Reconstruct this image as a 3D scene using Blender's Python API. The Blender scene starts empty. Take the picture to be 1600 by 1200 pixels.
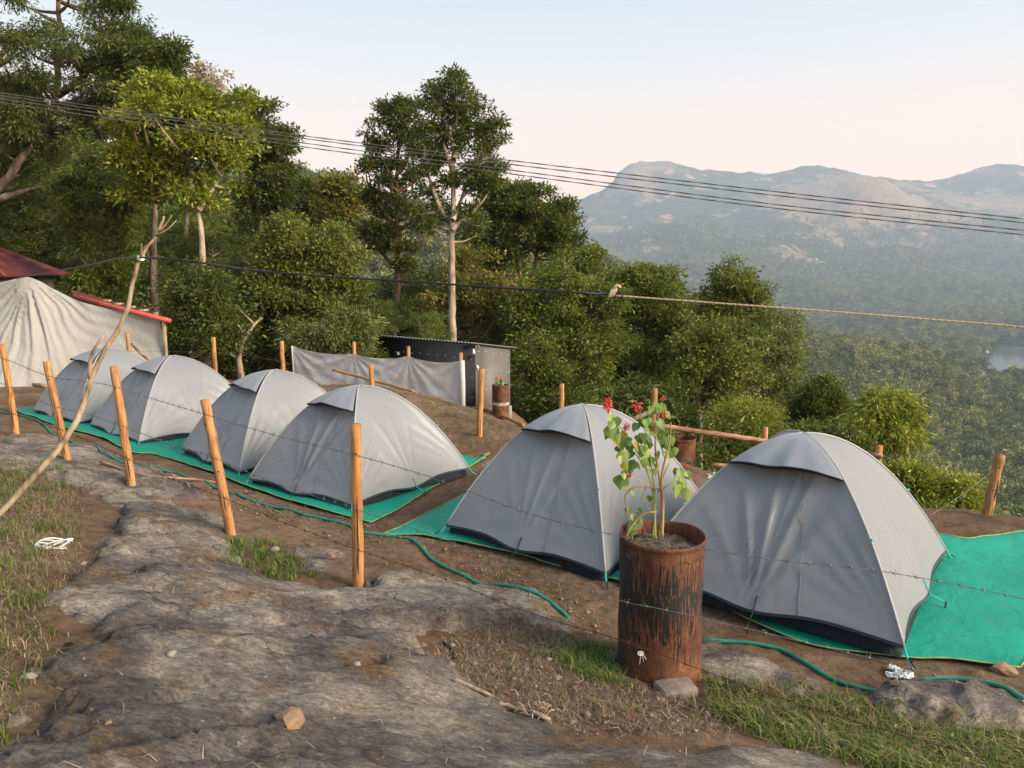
import bpy, bmesh, math, random
import numpy as np
from mathutils import Vector, Matrix

# ------------------------------------------------------------------ camera, sky, sun, exposure
SC = bpy.context.scene
COL = SC.collection
CAMZ = 2.75
PITCH = math.radians(9.0)
FPX = 1200.0                                   # focal length in pixels of a 1600 px wide frame
cam_data = bpy.data.cameras.new('camera')
cam_data.sensor_width = 36.0
cam_data.lens = 36.0 * FPX / 1600.0
cam_data.clip_start = 0.05
cam_data.clip_end = 30000.0
cam = bpy.data.objects.new('camera', cam_data)
cam.location = (0, 0, CAMZ)
cam.rotation_euler = (math.radians(90) - PITCH, 0, 0)
COL.objects.link(cam)
SC.camera = cam

SUN_DIR = Vector((0.87, -0.38, 0.46)).normalized()     # towards the sun: behind the camera, to the right, low
world = bpy.data.worlds.new('World')
SC.world = world
world.use_nodes = True
wn = world.node_tree.nodes
wl = world.node_tree.links
wn.clear()
w_out = wn.new('ShaderNodeOutputWorld')
w_bg = wn.new('ShaderNodeBackground')
w_sky = wn.new('ShaderNodeTexSky')
w_sky.sky_type = 'NISHITA'
w_sky.sun_disc = False
w_sky.sun_elevation = math.asin(SUN_DIR.z)
w_sky.sun_rotation = math.atan2(SUN_DIR.x, SUN_DIR.y)
w_sky.altitude = 800
w_sky.air_density = 1.0
w_sky.dust_density = 3.0
w_sky.ozone_density = 1.2
# evening haze: the whole sky dome is veiled evenly with height, peach low down and pale blue above
w_tc = wn.new('ShaderNodeTexCoord')
w_sep = wn.new('ShaderNodeSeparateXYZ')
w_ramp = wn.new('ShaderNodeValToRGB')
w_ramp.color_ramp.interpolation = 'B_SPLINE'
els = w_ramp.color_ramp.elements
SKY = ((0.0, (1.30, 0.78, 0.50)), (0.06, (1.28, 0.78, 0.49)), (0.13, (1.06, 0.755, 0.54)), (0.21, (0.77, 0.715, 0.65)), (0.30, (0.51, 0.62, 0.69)), (0.45, (0.42, 0.55, 0.66)), (1.0, (0.34, 0.44, 0.56)))
els[0].position, els[0].color = SKY[0][0], (*[v_ / 15 * 10 for v_ in SKY[0][1]], 1)
els[1].position, els[1].color = SKY[-1][0], (*[v_ / 15 * 10 for v_ in SKY[-1][1]], 1)
for pos, c in SKY[1:-1]:
    e = els.new(pos)
    e.color = (*[v_ / 15 * 10 for v_ in c], 1)
w_mix = wn.new('ShaderNodeMixRGB')
w_mix.inputs[0].default_value = 0.80
wl.new(w_tc.outputs['Generated'], w_sep.inputs[0])
wl.new(w_sep.outputs['Z'], w_ramp.inputs[0])
wl.new(w_sky.outputs[0], w_mix.inputs[1])
w_scl = wn.new('ShaderNodeVectorMath')
w_scl.operation = 'SCALE'
w_scl.inputs['Scale'].default_value = 15.0
wl.new(w_ramp.outputs[0], w_scl.inputs[0])
wl.new(w_scl.outputs[0], w_mix.inputs[2])
wl.new(w_mix.outputs[0], w_bg.inputs[0])
w_bg.inputs[1].default_value = 0.050
wl.new(w_bg.outputs[0], w_out.inputs[0])

sun_data = bpy.data.lights.new('sun', 'SUN')
sun_data.energy = 2.3
sun_data.angle = math.radians(34)
sun_data.color = (1.0, 0.86, 0.68)
sun = bpy.data.objects.new('sun', sun_data)
sun.rotation_euler = SUN_DIR.to_track_quat('Z', 'Y').to_euler()
sun.location = (20, -15, 25)
COL.objects.link(sun)

SC.view_settings.view_transform = 'Standard'
SC.view_settings.look = 'None'
SC.view_settings.gamma = 1.0
SC.view_settings.use_curve_mapping = False
SC.view_settings.exposure = 1.64
SC.render.engine = 'CYCLES'
SC.cycles.max_bounces = 6
SC.cycles.diffuse_bounces = 3
SC.cycles.transparent_max_bounces = 6
SC.cycles.volume_bounces = 1

# ------------------------------------------------------------------ helpers
RNG = np.random.default_rng(7)
SP, CP = math.sin(PITCH), math.cos(PITCH)


def ray(px, py):
    u = (px - 800.0) / FPX
    v = (600.0 - py) / FPX
    return np.array((u, CP + v * SP, -SP + v * CP))


def at(px, py, t):
    d = ray(px, py) * t
    return np.array((d[0], d[1], CAMZ + d[2]))


def _hash(ix, iy, seed):
    n = (ix.astype(np.int64) * 374761393 + iy.astype(np.int64) * 668265263 + seed * 1274126177) & 0xFFFFFFFF
    n = ((n ^ (n >> 13)) * 1274126177) & 0xFFFFFFFF
    n = n ^ (n >> 16)
    return (n & 0xFFFF) / 65535.0


def vnoise(x, y, seed=0):
    x = np.asarray(x, float)
    y = np.asarray(y, float)
    ix = np.floor(x)
    iy = np.floor(y)
    fx = x - ix
    fy = y - iy
    fx = fx * fx * fx * (fx * (fx * 6 - 15) + 10)
    fy = fy * fy * fy * (fy * (fy * 6 - 15) + 10)
    a = _hash(ix, iy, seed)
    b = _hash(ix + 1, iy, seed)
    c = _hash(ix, iy + 1, seed)
    d = _hash(ix + 1, iy + 1, seed)
    return (a + (b - a) * fx + (c - a) * fy + (a - b - c + d) * fx * fy) * 2 - 1


def fbm(x, y, octs=4, seed=0, gain=0.5):
    s = 0
    a = 1.0
    for o in range(octs):
        s = s + a * vnoise(np.asarray(x) * 2 ** o + 17.3 * o, np.asarray(y) * 2 ** o - 9.1 * o, seed + o)
        a *= gain
    return s


def sstep(a, b, x):
    t = np.clip((np.asarray(x, float) - a) / (b - a), 0, 1)
    return t * t * (3 - 2 * t)


def np_mesh(name, verts, quads=None, tris=None, smooth=False, fattr=None):
    me = bpy.data.meshes.new(name)
    verts = np.asarray(verts, np.float32).reshape(-1, 3)
    loops = []
    starts = []
    off = 0
    if quads is not None and len(quads):
        q = np.asarray(quads, np.int32).reshape(-1, 4)
        loops.append(q.ravel())
        starts.append(np.arange(len(q)) * 4)
        off = len(q) * 4
    if tris is not None and len(tris):
        t = np.asarray(tris, np.int32).reshape(-1, 3)
        loops.append(t.ravel())
        starts.append(off + np.arange(len(t)) * 3)
    loops = np.concatenate(loops).astype(np.int32)
    starts = np.concatenate(starts).astype(np.int32)
    me.vertices.add(len(verts))
    me.vertices.foreach_set('co', verts.ravel())
    me.loops.add(len(loops))
    me.loops.foreach_set('vertex_index', loops)
    me.polygons.add(len(starts))
    me.polygons.foreach_set('loop_start', starts)
    if smooth:
        me.polygons.foreach_set('use_smooth', np.ones(len(starts), bool))
    if fattr is not None:
        at_ = me.attributes.new('var', 'FLOAT', 'FACE')
        at_.data.foreach_set('value', np.asarray(fattr, np.float32))
    me.update()
    me.validate()
    return me


def obj(name, me, mat=None, parent=None, loc=None, label=None, cat=None, group=None, kind=None):
    o = bpy.data.objects.new(name, me)
    COL.objects.link(o)
    if parent is not None:
        o.parent = parent
    if loc is not None:
        o.location = loc
    if mat is not None and me is not None and len(me.materials) == 0:
        me.materials.append(mat)
    tag(o, label, cat, group, kind)
    return o


def tag(o, label=None, cat=None, group=None, kind=None):
    if label:
        o['label'] = label
    if cat:
        o['category'] = cat
    if group:
        o['group'] = group
    if kind:
        o['kind'] = kind
    return o


def empty(name, loc, label, cat, group=None, rz=0.0):
    o = bpy.data.objects.new(name, None)
    o.empty_display_size = 0.2
    COL.objects.link(o)
    o.location = loc
    o.rotation_euler = (0, 0, rz)
    return tag(o, label, cat, group)


def copy_part(src, parent, name=None):
    c = src.copy()
    COL.objects.link(c)
    c.parent = parent
    return c


class Geo:
    """collects quads and triangles for one mesh"""

    def __init__(self):
        self.v = []
        self.q = []
        self.t = []
        self.n = 0

    def add(self, v, q=None, t=None):
        v = np.asarray(v, float).reshape(-1, 3)
        if q is not None and len(q):
            self.q.append(np.asarray(q, int).reshape(-1, 4) + self.n)
        if t is not None and len(t):
            self.t.append(np.asarray(t, int).reshape(-1, 3) + self.n)
        self.v.append(v)
        self.n += len(v)
        return self

    def tube(self, pts, rad, k=8, caps=True, jitter=0.0, rng=None):
        pts = np.asarray(pts, float)
        m = len(pts)
        rad = np.broadcast_to(np.asarray(rad, float), (m,))
        tan = np.gradient(pts, axis=0)
        tan /= np.linalg.norm(tan, axis=1, keepdims=True) + 1e-12
        ref = np.array((0.0, 0.0, 1.0)) if abs(tan[0][2]) < 0.9 else np.array((1.0, 0.0, 0.0))
        n0 = np.cross(tan[0], ref)
        n0 /= np.linalg.norm(n0)
        ang = np.arange(k) * 2 * math.pi / k
        rings = []
        nn = n0
        for i in range(m):
            nn = nn - tan[i] * np.dot(nn, tan[i])
            nn /= np.linalg.norm(nn) + 1e-12
            b = np.cross(tan[i], nn)
            rr = rad[i]
            if jitter and rng is not None:
                rr = rr * (1 + jitter * rng.uniform(-1, 1, k))[:, None]
            rings.append(pts[i] + rr * (np.cos(ang)[:, None] * nn + np.sin(ang)[:, None] * b))
        v = np.concatenate(rings)
        i = np.arange(m - 1)[:, None] * k
        j = np.arange(k)[None, :]
        j2 = (j + 1) % k
        q = np.stack([i + j, i + j2, i + k + j2, i + k + j], -1).reshape(-1, 4)
        t = []
        if caps:
            v = np.concatenate([v, pts[:1], pts[-1:]])
            a, b = m * k, m * k + 1
            for jj in range(k):
                t.append((a, (jj + 1) % k, jj))
                t.append((b, (m - 1) * k + jj, (m - 1) * k + (jj + 1) % k))
        return self.add(v, q, t)

    def grid(self, P):
        P = np.asarray(P, float)
        a, b = P.shape[:2]
        i = np.arange(a - 1)[:, None] * b
        j = np.arange(b - 1)[None, :]
        q = np.stack([i + j, i + j + 1, i + b + j + 1, i + b + j], -1).reshape(-1, 4)
        return self.add(P.reshape(-1, 3), q)

    def box(self, c, s, M=None):
        c = np.asarray(c, float)
        h = np.asarray(s, float) / 2
        v = np.array([(x, y, z) for x in (-1, 1) for y in (-1, 1) for z in (-1, 1)]) * h
        if M is not None:
            v = v @ np.asarray(M).T
        q = [(0, 1, 3, 2), (4, 6, 7, 5), (0, 4, 5, 1), (2, 3, 7, 6), (0, 2, 6, 4), (1, 5, 7, 3)]
        return self.add(v + c, q)

    def prism(self, poly, vec):
        """extrude a planar quad outline along vec"""
        p = np.asarray(poly, float)
        n = len(p)
        v = np.concatenate([p, p + np.asarray(vec, float)])
        q = [(i, (i + 1) % n, n + (i + 1) % n, n + i) for i in range(n)]
        if n == 4:
            q += [(3, 2, 1, 0), (4, 5, 6, 7)]
            return self.add(v, q)
        t = [(0, i + 1, i) for i in range(1, n - 1)] + [(n, n + i, n + i + 1) for i in range(1, n - 1)]
        return self.add(v, q, t)

    def mesh(self, name, smooth=False, fattr=None, origin=None):
        v = np.concatenate(self.v)
        if origin is not None:
            v = v - np.asarray(origin, float)
        return np_mesh(name, v, np.concatenate(self.q) if self.q else None, np.concatenate(self.t) if self.t else None, smooth, fattr)


def resample(pts, step):
    """Catmull-Rom through pts, sampled about every step metres"""
    p = np.asarray(pts, float)
    p = np.concatenate([[2 * p[0] - p[1]], p, [2 * p[-1] - p[-2]]])
    out = []
    for i in range(1, len(p) - 2):
        n = max(2, int(np.linalg.norm(p[i + 1] - p[i]) / step))
        s = np.linspace(0, 1, n, endpoint=False)[:, None]
        out.append(0.5 * (2 * p[i] + (p[i + 1] - p[i - 1]) * s + (2 * p[i - 1] - 5 * p[i] + 4 * p[i + 1] - p[i + 2]) * s ** 2
                          + (-p[i - 1] + 3 * p[i] - 3 * p[i + 1] + p[i + 2]) * s ** 3))
    out.append(p[-2][None])
    return np.concatenate(out)


# ------------------------------------------------------------------ materials
def new_mat(name):
    m = bpy.data.materials.new(name)
    m.use_nodes = True
    nt = m.node_tree
    bs = nt.nodes['Principled BSDF']
    return m, nt, bs


def nd(nt, typ, **kw):
    n = nt.nodes.new(typ)
    for k, v in kw.items():
        if k.startswith('i_'):
            n.inputs[k[2:].replace('_', ' ')].default_value = v
        else:
            setattr(n, k, v)
    return n


def coords(nt, scale=(1, 1, 1), kind='Object', rot=(0, 0, 0)):
    tc = nd(nt, 'ShaderNodeTexCoord')
    mp = nd(nt, 'ShaderNodeMapping')
    mp.inputs['Scale'].default_value = scale
    mp.inputs['Rotation'].default_value = rot
    nt.links.new(tc.outputs[kind], mp.inputs['Vector'])
    return mp.outputs['Vector']


def noise(nt, vec, scale, detail=4, rough=0.55, dist=0.0):
    n = nd(nt, 'ShaderNodeTexNoise')
    n.inputs['Scale'].default_value = scale
    n.inputs['Detail'].default_value = detail
    n.inputs['Roughness'].default_value = rough
    n.inputs['Distortion'].default_value = dist
    nt.links.new(vec, n.inputs['Vector'])
    return n.outputs['Fac']


def ramp(nt, fac, stops, interp='LINEAR'):
    r = nd(nt, 'ShaderNodeValToRGB')
    r.color_ramp.interpolation = interp
    e = r.color_ramp.elements
    e[0].position, e[0].color = stops[0][0], (*stops[0][1], 1)
    e[1].position, e[1].color = stops[-1][0], (*stops[-1][1], 1)
    for p, c in stops[1:-1]:
        x = e.new(p)
        x.color = (*c, 1)
    nt.links.new(fac, r.inputs['Fac'])
    return r.outputs['Color']


def mixc(nt, fac, a, b, mode='MIX'):
    m = nd(nt, 'ShaderNodeMixRGB', blend_type=mode)
    for i, s in enumerate((fac, a, b)):
        if hasattr(s, 'node'):
            nt.links.new(s, m.inputs[i])
        elif isinstance(s, (int, float)):
            m.inputs[i].default_value = s
        else:
            m.inputs[i].default_value = (*s, 1)
    return m.outputs[0]


def mth(nt, op, a, b=0.0, c=None):
    m = nd(nt, 'ShaderNodeMath', operation=op)
    for i, s in enumerate((a, b) if c is None else (a, b, c)):
        if hasattr(s, 'node'):
            nt.links.new(s, m.inputs[i])
        else:
            m.inputs[i].default_value = s
    return m.outputs[0]


def bump(nt, bs, h, strength, dist):
    b = nd(nt, 'ShaderNodeBump')
    b.inputs['Strength'].default_value = strength
    b.inputs['Distance'].default_value = dist
    nt.links.new(h, b.inputs['Height'])
    nt.links.new(b.outputs[0], bs.inputs['Normal'])


def simple(name, stops, scale, rough=0.8, bstr=0.3, bdist=0.01, stretch=(1, 1, 1), detail=5, spec=0.3, kind='Object', metallic=0.0):
    m, nt, bs = new_mat(name)
    v = coords(nt, stretch, kind)
    f = noise(nt, v, scale, detail)
    nt.links.new(ramp(nt, f, stops), bs.inputs['Base Color'])
    bs.inputs['Roughness'].default_value = rough
    bs.inputs['Specular IOR Level'].default_value = spec
    bs.inputs['Metallic'].default_value = metallic
    if bstr:
        bump(nt, bs, noise(nt, v, scale * 3.1, detail), bstr, bdist)
    return m


def leaf_mat(name, dark, mid, light, trans=0.35, rough=0.5, rand=False):
    m, nt, bs = new_mat(name)
    a = nd(nt, 'ShaderNodeAttribute', attribute_name='var')
    f = a.outputs['Fac']
    if rand:
        oi = nd(nt, 'ShaderNodeObjectInfo')
        f = mth(nt, 'ADD', mth(nt, 'MULTIPLY', f, 0.45), mth(nt, 'MULTIPLY', oi.outputs['Random'], 0.6))
    c = ramp(nt, f, [(0.0, dark), (0.5, mid), (1.0, light)])
    nt.links.new(c, bs.inputs['Base Color'])
    bs.inputs['Roughness'].default_value = rough
    bs.inputs['Specular IOR Level'].default_value = 0.35
    tr = nd(nt, 'ShaderNodeBsdfTranslucent')
    nt.links.new(mixc(nt, 0.5, c, (0.20, 0.26, 0.02), 'MIX'), tr.inputs['Color'])
    mx = nd(nt, 'ShaderNodeMixShader')
    mx.inputs[0].default_value = trans
    nt.links.new(bs.outputs[0], mx.inputs[1])
    nt.links.new(tr.outputs[0], mx.inputs[2])
    nt.links.new(mx.outputs[0], nt.nodes['Material Output'].inputs['Surface'])
    return m


M = {}
# soil
m, nt, bs = new_mat('soil'); M['soil'] = m
v = coords(nt)
f1 = noise(nt, v, 0.9, 6, 0.6)
f2 = noise(nt, v, 11, 9, 0.78)
f3 = noise(nt, v, 60, 6, 0.7)
c = ramp(nt, f1, [(0.3, (0.13, 0.076, 0.045)), (0.5, (0.235, 0.147, 0.09)), (0.7, (0.335, 0.23, 0.15))])
c = mixc(nt, 0.75, c, ramp(nt, f2, [(0.34, (0.26, 0.24, 0.22)), (0.52, (0.95, 0.95, 0.95)), (0.70, (1.5, 1.42, 1.3))]), 'MULTIPLY')
c = mixc(nt, ramp(nt, f3, [(0.66, (0, 0, 0)), (0.72, (1, 1, 1))]), c, (0.33, 0.26, 0.19))
nt.links.new(c, bs.inputs['Base Color'])
bs.inputs['Roughness'].default_value = 0.95
bs.inputs['Specular IOR Level'].default_value = 0.15
bump(nt, bs, mth(nt, 'ADD', f2, mth(nt, 'MULTIPLY', f3, 0.5)), 1.0, 0.06)

# weathered gneiss with lichen, brown staining and fine foliation
m, nt, bs = new_mat('rock'); M['rock'] = m
v = coords(nt)
vs = coords(nt, (1.0, 2.3, 1.6), rot=(0, 0, 0.55))
big = noise(nt, v, 1.15, 8, 0.68, 0.5)
fol = noise(nt, vs, 9.0, 10, 0.78, 0.5)
grain = noise(nt, v, 46, 9, 0.85)
stri = noise(nt, coords(nt, (1.0, 7.0, 3.0), rot=(0, 0, 0.55)), 16, 8, 0.8, 0.3)
lich = noise(nt, v, 13, 9, 0.8)
stain = noise(nt, v, 2.1, 7, 0.7, 0.8)
spots = nd(nt, 'ShaderNodeTexVoronoi'); spots.inputs['Scale'].default_value = 7.0
spots.inputs['Scale'].default_value = 0.75
spots.feature = 'DISTANCE_TO_EDGE'
wv_ = nd(nt, 'ShaderNodeVectorMath', operation='ADD')
nz_ = nd(nt, 'ShaderNodeTexNoise'); nz_.inputs['Scale'].default_value = 2.2; nz_.inputs['Detail'].default_value = 8; nt.links.new(v, nz_.inputs['Vector'])
nt.links.new(v, wv_.inputs[0]); nt.links.new(nz_.outputs['Color'], wv_.inputs[1]); nt.links.new(wv_.outputs[0], spots.inputs['Vector'])
crack = ramp(nt, spots.outputs['Distance'], [(0.004, (1, 1, 1)), (0.016, (0, 0, 0))])
c = ramp(nt, fol, [(0.30, (0.115, 0.099, 0.088)), (0.46, (0.235, 0.208, 0.185)), (0.58, (0.35, 0.315, 0.275)), (0.74, (0.49, 0.45, 0.395))])
c = mixc(nt, 0.85, c, ramp(nt, big, [(0.37, (0.27, 0.235, 0.24)), (0.47, (0.56, 0.51, 0.51)), (0.54, (1.0, 0.95, 0.91)), (0.68, (1.55, 1.48, 1.38))]), 'MULTIPLY')
c = mixc(nt, mth(nt, 'MULTIPLY', ramp(nt, stain, [(0.53, (0, 0, 0)), (0.60, (1, 1, 1))]), 0.70), c, ramp(nt, fol, [(0.3, (0.075, 0.042, 0.020)), (0.6, (0.24, 0.150, 0.072))]))
c = mixc(nt, ramp(nt, lich, [(0.60, (0, 0, 0)), (0.68, (0.7, 0.7, 0.7))]), c, (0.46, 0.44, 0.38))
c = mixc(nt, ramp(nt, lich, [(0.30, (0.75, 0.75, 0.75)), (0.38, (0, 0, 0))]), c, (0.035, 0.030, 0.028))
c = mixc(nt, 0.95, c, ramp(nt, grain, [(0.32, (0.38, 0.37, 0.37)), (0.5, (1, 1, 1)), (0.66, (1.6, 1.57, 1.5))]), 'MULTIPLY')
c = mixc(nt, 0.8, c, ramp(nt, stri, [(0.34, (0.45, 0.43, 0.42)), (0.5, (1, 1, 1)), (0.66, (1.45, 1.42, 1.36))]), 'MULTIPLY')
c = mixc(nt, mth(nt, 'MULTIPLY', crack, mth(nt, 'MULTIPLY', ramp(nt, noise(nt, v, 0.7, 3), [(0.5, (0, 0, 0)), (0.62, (1, 1, 1))]), 0.6)), c, (0.045, 0.02, 0.018))
nt.links.new(c, bs.inputs['Base Color'])
bs.inputs['Roughness'].default_value = 0.9
bs.inputs['Specular IOR Level'].default_value = 0.2
bump(nt, bs, mth(nt, 'ADD', mth(nt, 'ADD', fol, mth(nt, 'MULTIPLY', lich, 0.6)), mth(nt, 'ADD', mth(nt, 'MULTIPLY', grain, 0.6), mth(nt, 'ADD', mth(nt, 'MULTIPLY', stri, 0.7), mth(nt, 'MULTIPLY', crack, -0.25)))), 1.0, 0.026)

M['wood'] = None
m, nt, bs = new_mat('peeled_wood'); M['wood'] = m
v = coords(nt, (1, 1, 0.07))
v1 = coords(nt)
f = noise(nt, v, 34, 6, 0.65)
g_ = noise(nt, v1, 5, 5)
c = ramp(nt, f, [(0.3, (0.16, 0.065, 0.022)), (0.45, (0.37, 0.165, 0.055)), (0.6, (0.51, 0.262, 0.095)), (0.8, (0.61, 0.365, 0.16))])
c = mixc(nt, 0.55, c, ramp(nt, g_, [(0.3, (0.55, 0.42, 0.32)), (0.55, (1, 1, 1)), (0.75, (1.2, 1.15, 1.0))]), 'MULTIPLY')
nt.links.new(c, bs.inputs['Base Color'])
oi = nd(nt, 'ShaderNodeObjectInfo')
c = mixc(nt, 0.8, c, ramp(nt, oi.outputs['Random'], [(0.0, (0.62, 0.55, 0.50)), (0.5, (1, 1, 1)), (1.0, (1.12, 1.05, 0.95))]), 'MULTIPLY')
c = mixc(nt, ramp(nt, noise(nt, v, 16, 5), [(0.60, (0, 0, 0)), (0.72, (0.6, 0.6, 0.6))]), c, (0.24, 0.19, 0.14))
nt.links.new(c, bs.inputs['Base Color'])
bs.inputs['Roughness'].default_value = 0.75
bump(nt, bs, mth(nt, 'ADD', f, mth(nt, 'MULTIPLY', g_, 0.6)), 0.7, 0.010)
M['wood_crack'] = simple('wood_crack', [(0.4, (0.03, 0.014, 0.007)), (0.6, (0.08, 0.035, 0.015))], 30, 0.9, 0)
M['deadwood'] = simple('dead_wood', [(0.3, (0.13, 0.085, 0.05)), (0.5, (0.30, 0.215, 0.14)), (0.7, (0.44, 0.34, 0.24))], 14, 0.85, 0.6, 0.01, (1, 1, 0.25))
M['redpole'] = simple('red_bark_pole', [(0.3, (0.16, 0.07, 0.04)), (0.5, (0.33, 0.17, 0.10)), (0.7, (0.50, 0.33, 0.21))], 11, 0.8, 0.5, 0.01, (0.4, 0.4, 1))
M['bark'] = simple('bark', [(0.3, (0.045, 0.032, 0.022)), (0.5, (0.12, 0.09, 0.062)), (0.68, (0.27, 0.22, 0.165))], 5, 0.9, 0.7, 0.02, (1, 1, 0.35))
M['bark_pale'] = simple('pale_bark', [(0.3, (0.16, 0.115, 0.075)), (0.5, (0.36, 0.285, 0.205)), (0.7, (0.52, 0.44, 0.34))], 4, 0.9, 0.6, 0.02, (1, 1, 0.35))
M['bark_red'] = simple('reddish_bark', [(0.3, (0.06, 0.03, 0.018)), (0.5, (0.16, 0.08, 0.045)), (0.7, (0.28, 0.17, 0.10))], 5, 0.9, 0.7, 0.02, (1, 1, 0.35))
M['stone'] = simple('loose_stone', [(0.3, (0.10, 0.07, 0.045)), (0.5, (0.21, 0.155, 0.11)), (0.7, (0.34, 0.27, 0.20))], 12, 0.9, 0.6, 0.02)

# ------------------------------------------------------------------ the ground
CTRL = np.array([
    (0, -3, 1.45), (0, 0, 1.15), (0, 1.5, 0.88), (-4, -3, 2.1), (4, -3, 0.9), (4, 0, 0.45), (-4, 0, 1.75), (-9, 0, 2.6), (-9, 5, 2.0), (-14, 8, 1.9),
    (-16, 0, 3.4), (10, 0, 0.1), (10, -4, 0.5), (16, 0, -1.0),
    (0, 3, 0.60), (1, 3, 0.50), (-1, 3, 0.74), (-1.2, 5.6, 0.22), (-2.6, 6.57, 0.32), (-4.15, 7.94, 0.33), (-5.4, 8.9, 0.33), (-7.1, 10.56, 0.33),
    (0.95, 4.65, 0.04), (0, 4.6, 0.26), (-1, 4.3, 0.47), (-2, 4.6, 0.60), (-3, 4.6, 0.80), (-4.2, 6, 0.66), (-2, 3, 0.95), (-3.4, 3, 1.18), (-2.6, 5.6, 0.50), (-9, 10, 0.7),
    (2.3, 3.2, 0.24), (2.2, 4.4, 0.02), (3.3, 4.4, -0.06), (4, 3, 0.08), (5, 4.5, -0.08), (6.5, 5, -0.2),
    (0.3, 5.7, 0.06), (-0.5, 6.6, 0.04), (-1.4, 7.3, 0.04), (1.2, 5.9, 0.0),
    (3, 6.3, 0.0), (4.3, 6.3, -0.02), (5.2, 6.9, -0.06), (2.4, 8, 0.0), (.75, 7.8, 0.0), (0.2, 9.4, 0.0), (-1.8, 9.4, 0.0), (-0.4, 10.4, -0.02), (-3.7, 11.3, -0.03), (-2.9, 9.1, 0.0), (-4.9, 11.0, -0.02),
    (-5.9, 13.1, -0.05), (-8.0, 14.8, -0.05), (-7.0, 12.8, 0.0), (-9.6, 14.0, 0.02), (-11, 16, 0.0),
    (2.9, 9.7, -0.15), (3.1, 11.6, -0.55), (4.9, 8.7, -0.10), (6.2, 8.2, -0.18), (7, 7, -0.25), (6.5, 10.5, -2.3), (9.5, 8.5, -3.0), (10, 5, -1.6), (4.5, 11.5, -1.7), (6, 14, -4.6), (10, 12, -5.4),
    (-0.55, 11.7, 0.02), (-1.0, 13.2, 0.10), (-2.4, 14.3, 0.36), (-0.8, 14.4, 0.0), (-4.2, 15.0, 0.30), (0.6, 13.3, -0.25), (1.7, 12.5, -0.45), (1.6, 14.5, -1.5), (-1.2, 17, -0.55), (-4, 18, -0.35), (-1, 20, -1.15), (0.3, 20.5, -1.4), (1.6, 20, -3.5), (-3, 21.5, -1.2),
    (-7, 18.5, -0.1), (-11, 18.5, -0.15), (-14, 22, -0.4), (-9, 24, -0.9), (-5, 26, -2.0), (0, 27, -5.0), (4, 24, -7), (10, 20, -9), (16, 14, -10), (18, 6, -6),
    (-20, 14, 0.9), (-20, 26, 0.0), (-14, 34, -1.5), (-5, 38, -6), (3, 36, -11), (12, 30, -15), (20, 22, -17), (24, 10, -14), (-24, 38, -1.0), (-24, 5, 3.2), (24, 0, -5),
], float)


def _tps(r2):
    return np.where(r2 > 1e-12, 0.5 * r2 * np.log(np.maximum(r2, 1e-12)), 0.0)


_n = len(CTRL)
_r2 = ((CTRL[:, None, :2] - CTRL[None, :, :2]) ** 2).sum(-1)
_A = np.zeros((_n + 3, _n + 3))
_A[:_n, :_n] = _tps(_r2) + np.eye(_n) * 0.25
_A[:_n, _n] = 1
_A[:_n, _n + 1:] = CTRL[:, :2]
_A[_n:, :_n] = _A[:_n, _n:].T
_W = np.linalg.solve(_A, np.concatenate([CTRL[:, 2], np.zeros(3)]))


def near_h(x, y):
    x = np.asarray(x, float)
    y = np.asarray(y, float)
    s = _W[_n] + _W[_n + 1] * x + _W[_n + 2] * y
    for k in range(_n):
        s = s + _W[k] * _tps((x - CTRL[k, 0]) ** 2 + (y - CTRL[k, 1]) ** 2)
    return s


LAKE_Z = -152.0
lake_pts = [(1470, 590), (1500, 578), (1535, 568), (1552, 556), (1560, 541), (1700, 541), (1850, 545), (1850, 590), (1600, 588), (1540, 592)]


def at_z(px, py, z):
    d = ray(px, py)
    t = (z - CAMZ) / d[2]
    return np.array((d[0] * t, d[1] * t))


LAKE = np.array([at_z(*p, LAKE_Z) for p in lake_pts])


def sdf(poly, x, y):
    """signed distance, positive inside"""
    poly = np.asarray(poly, float)
    x = np.asarray(x, float)
    y = np.asarray(y, float)
    d = np.full(x.shape, 1e18)
    inside = np.zeros(x.shape, bool)
    n = len(poly)
    for i in range(n):
        ax, ay = poly[i]
        bx, by = poly[(i + 1) % n]
        ex, ey = bx - ax, by - ay
        wx, wy = x - ax, y - ay
        tt = np.clip((wx * ex + wy * ey) / (ex * ex + ey * ey + 1e-12), 0, 1)
        d = np.minimum(d, (wx - ex * tt) ** 2 + (wy - ey * tt) ** 2)
        cnd = (ay > y) != (by > y)
        xin = (bx - ax) * (y - ay) / (by - ay + 1e-18) + ax
        inside ^= cnd & (x < xin)
    d = np.sqrt(d)
    return np.where(inside, d, -d)


SKYLINE = np.array([(200, 420), (640, 405), (760, 372), (870, 322), (930, 303), (958, 284), (966, 266), (984, 254), (1020, 250), (1080, 260), (1130, 270), (1200, 276), (1240, 268), (1270, 262), (1310, 265),
                    (1360, 278), (1420, 285), (1460, 282), (1500, 270), (1545, 258), (1575, 256), (1610, 258), (1700, 268), (1850, 300), (2100, 330), (2500, 390)], float)
RIDGE_Y = 5600.0
_sky_x = []
_sky_z = []
for p in SKYLINE:
    d = ray(*p)
    t = RIDGE_Y / d[1]
    _sky_x.append(d[0] * t)
    _sky_z.append(CAMZ + d[2] * t)
_sky_x = np.array(_sky_x)
_sky_z = np.array(_sky_z)


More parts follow.
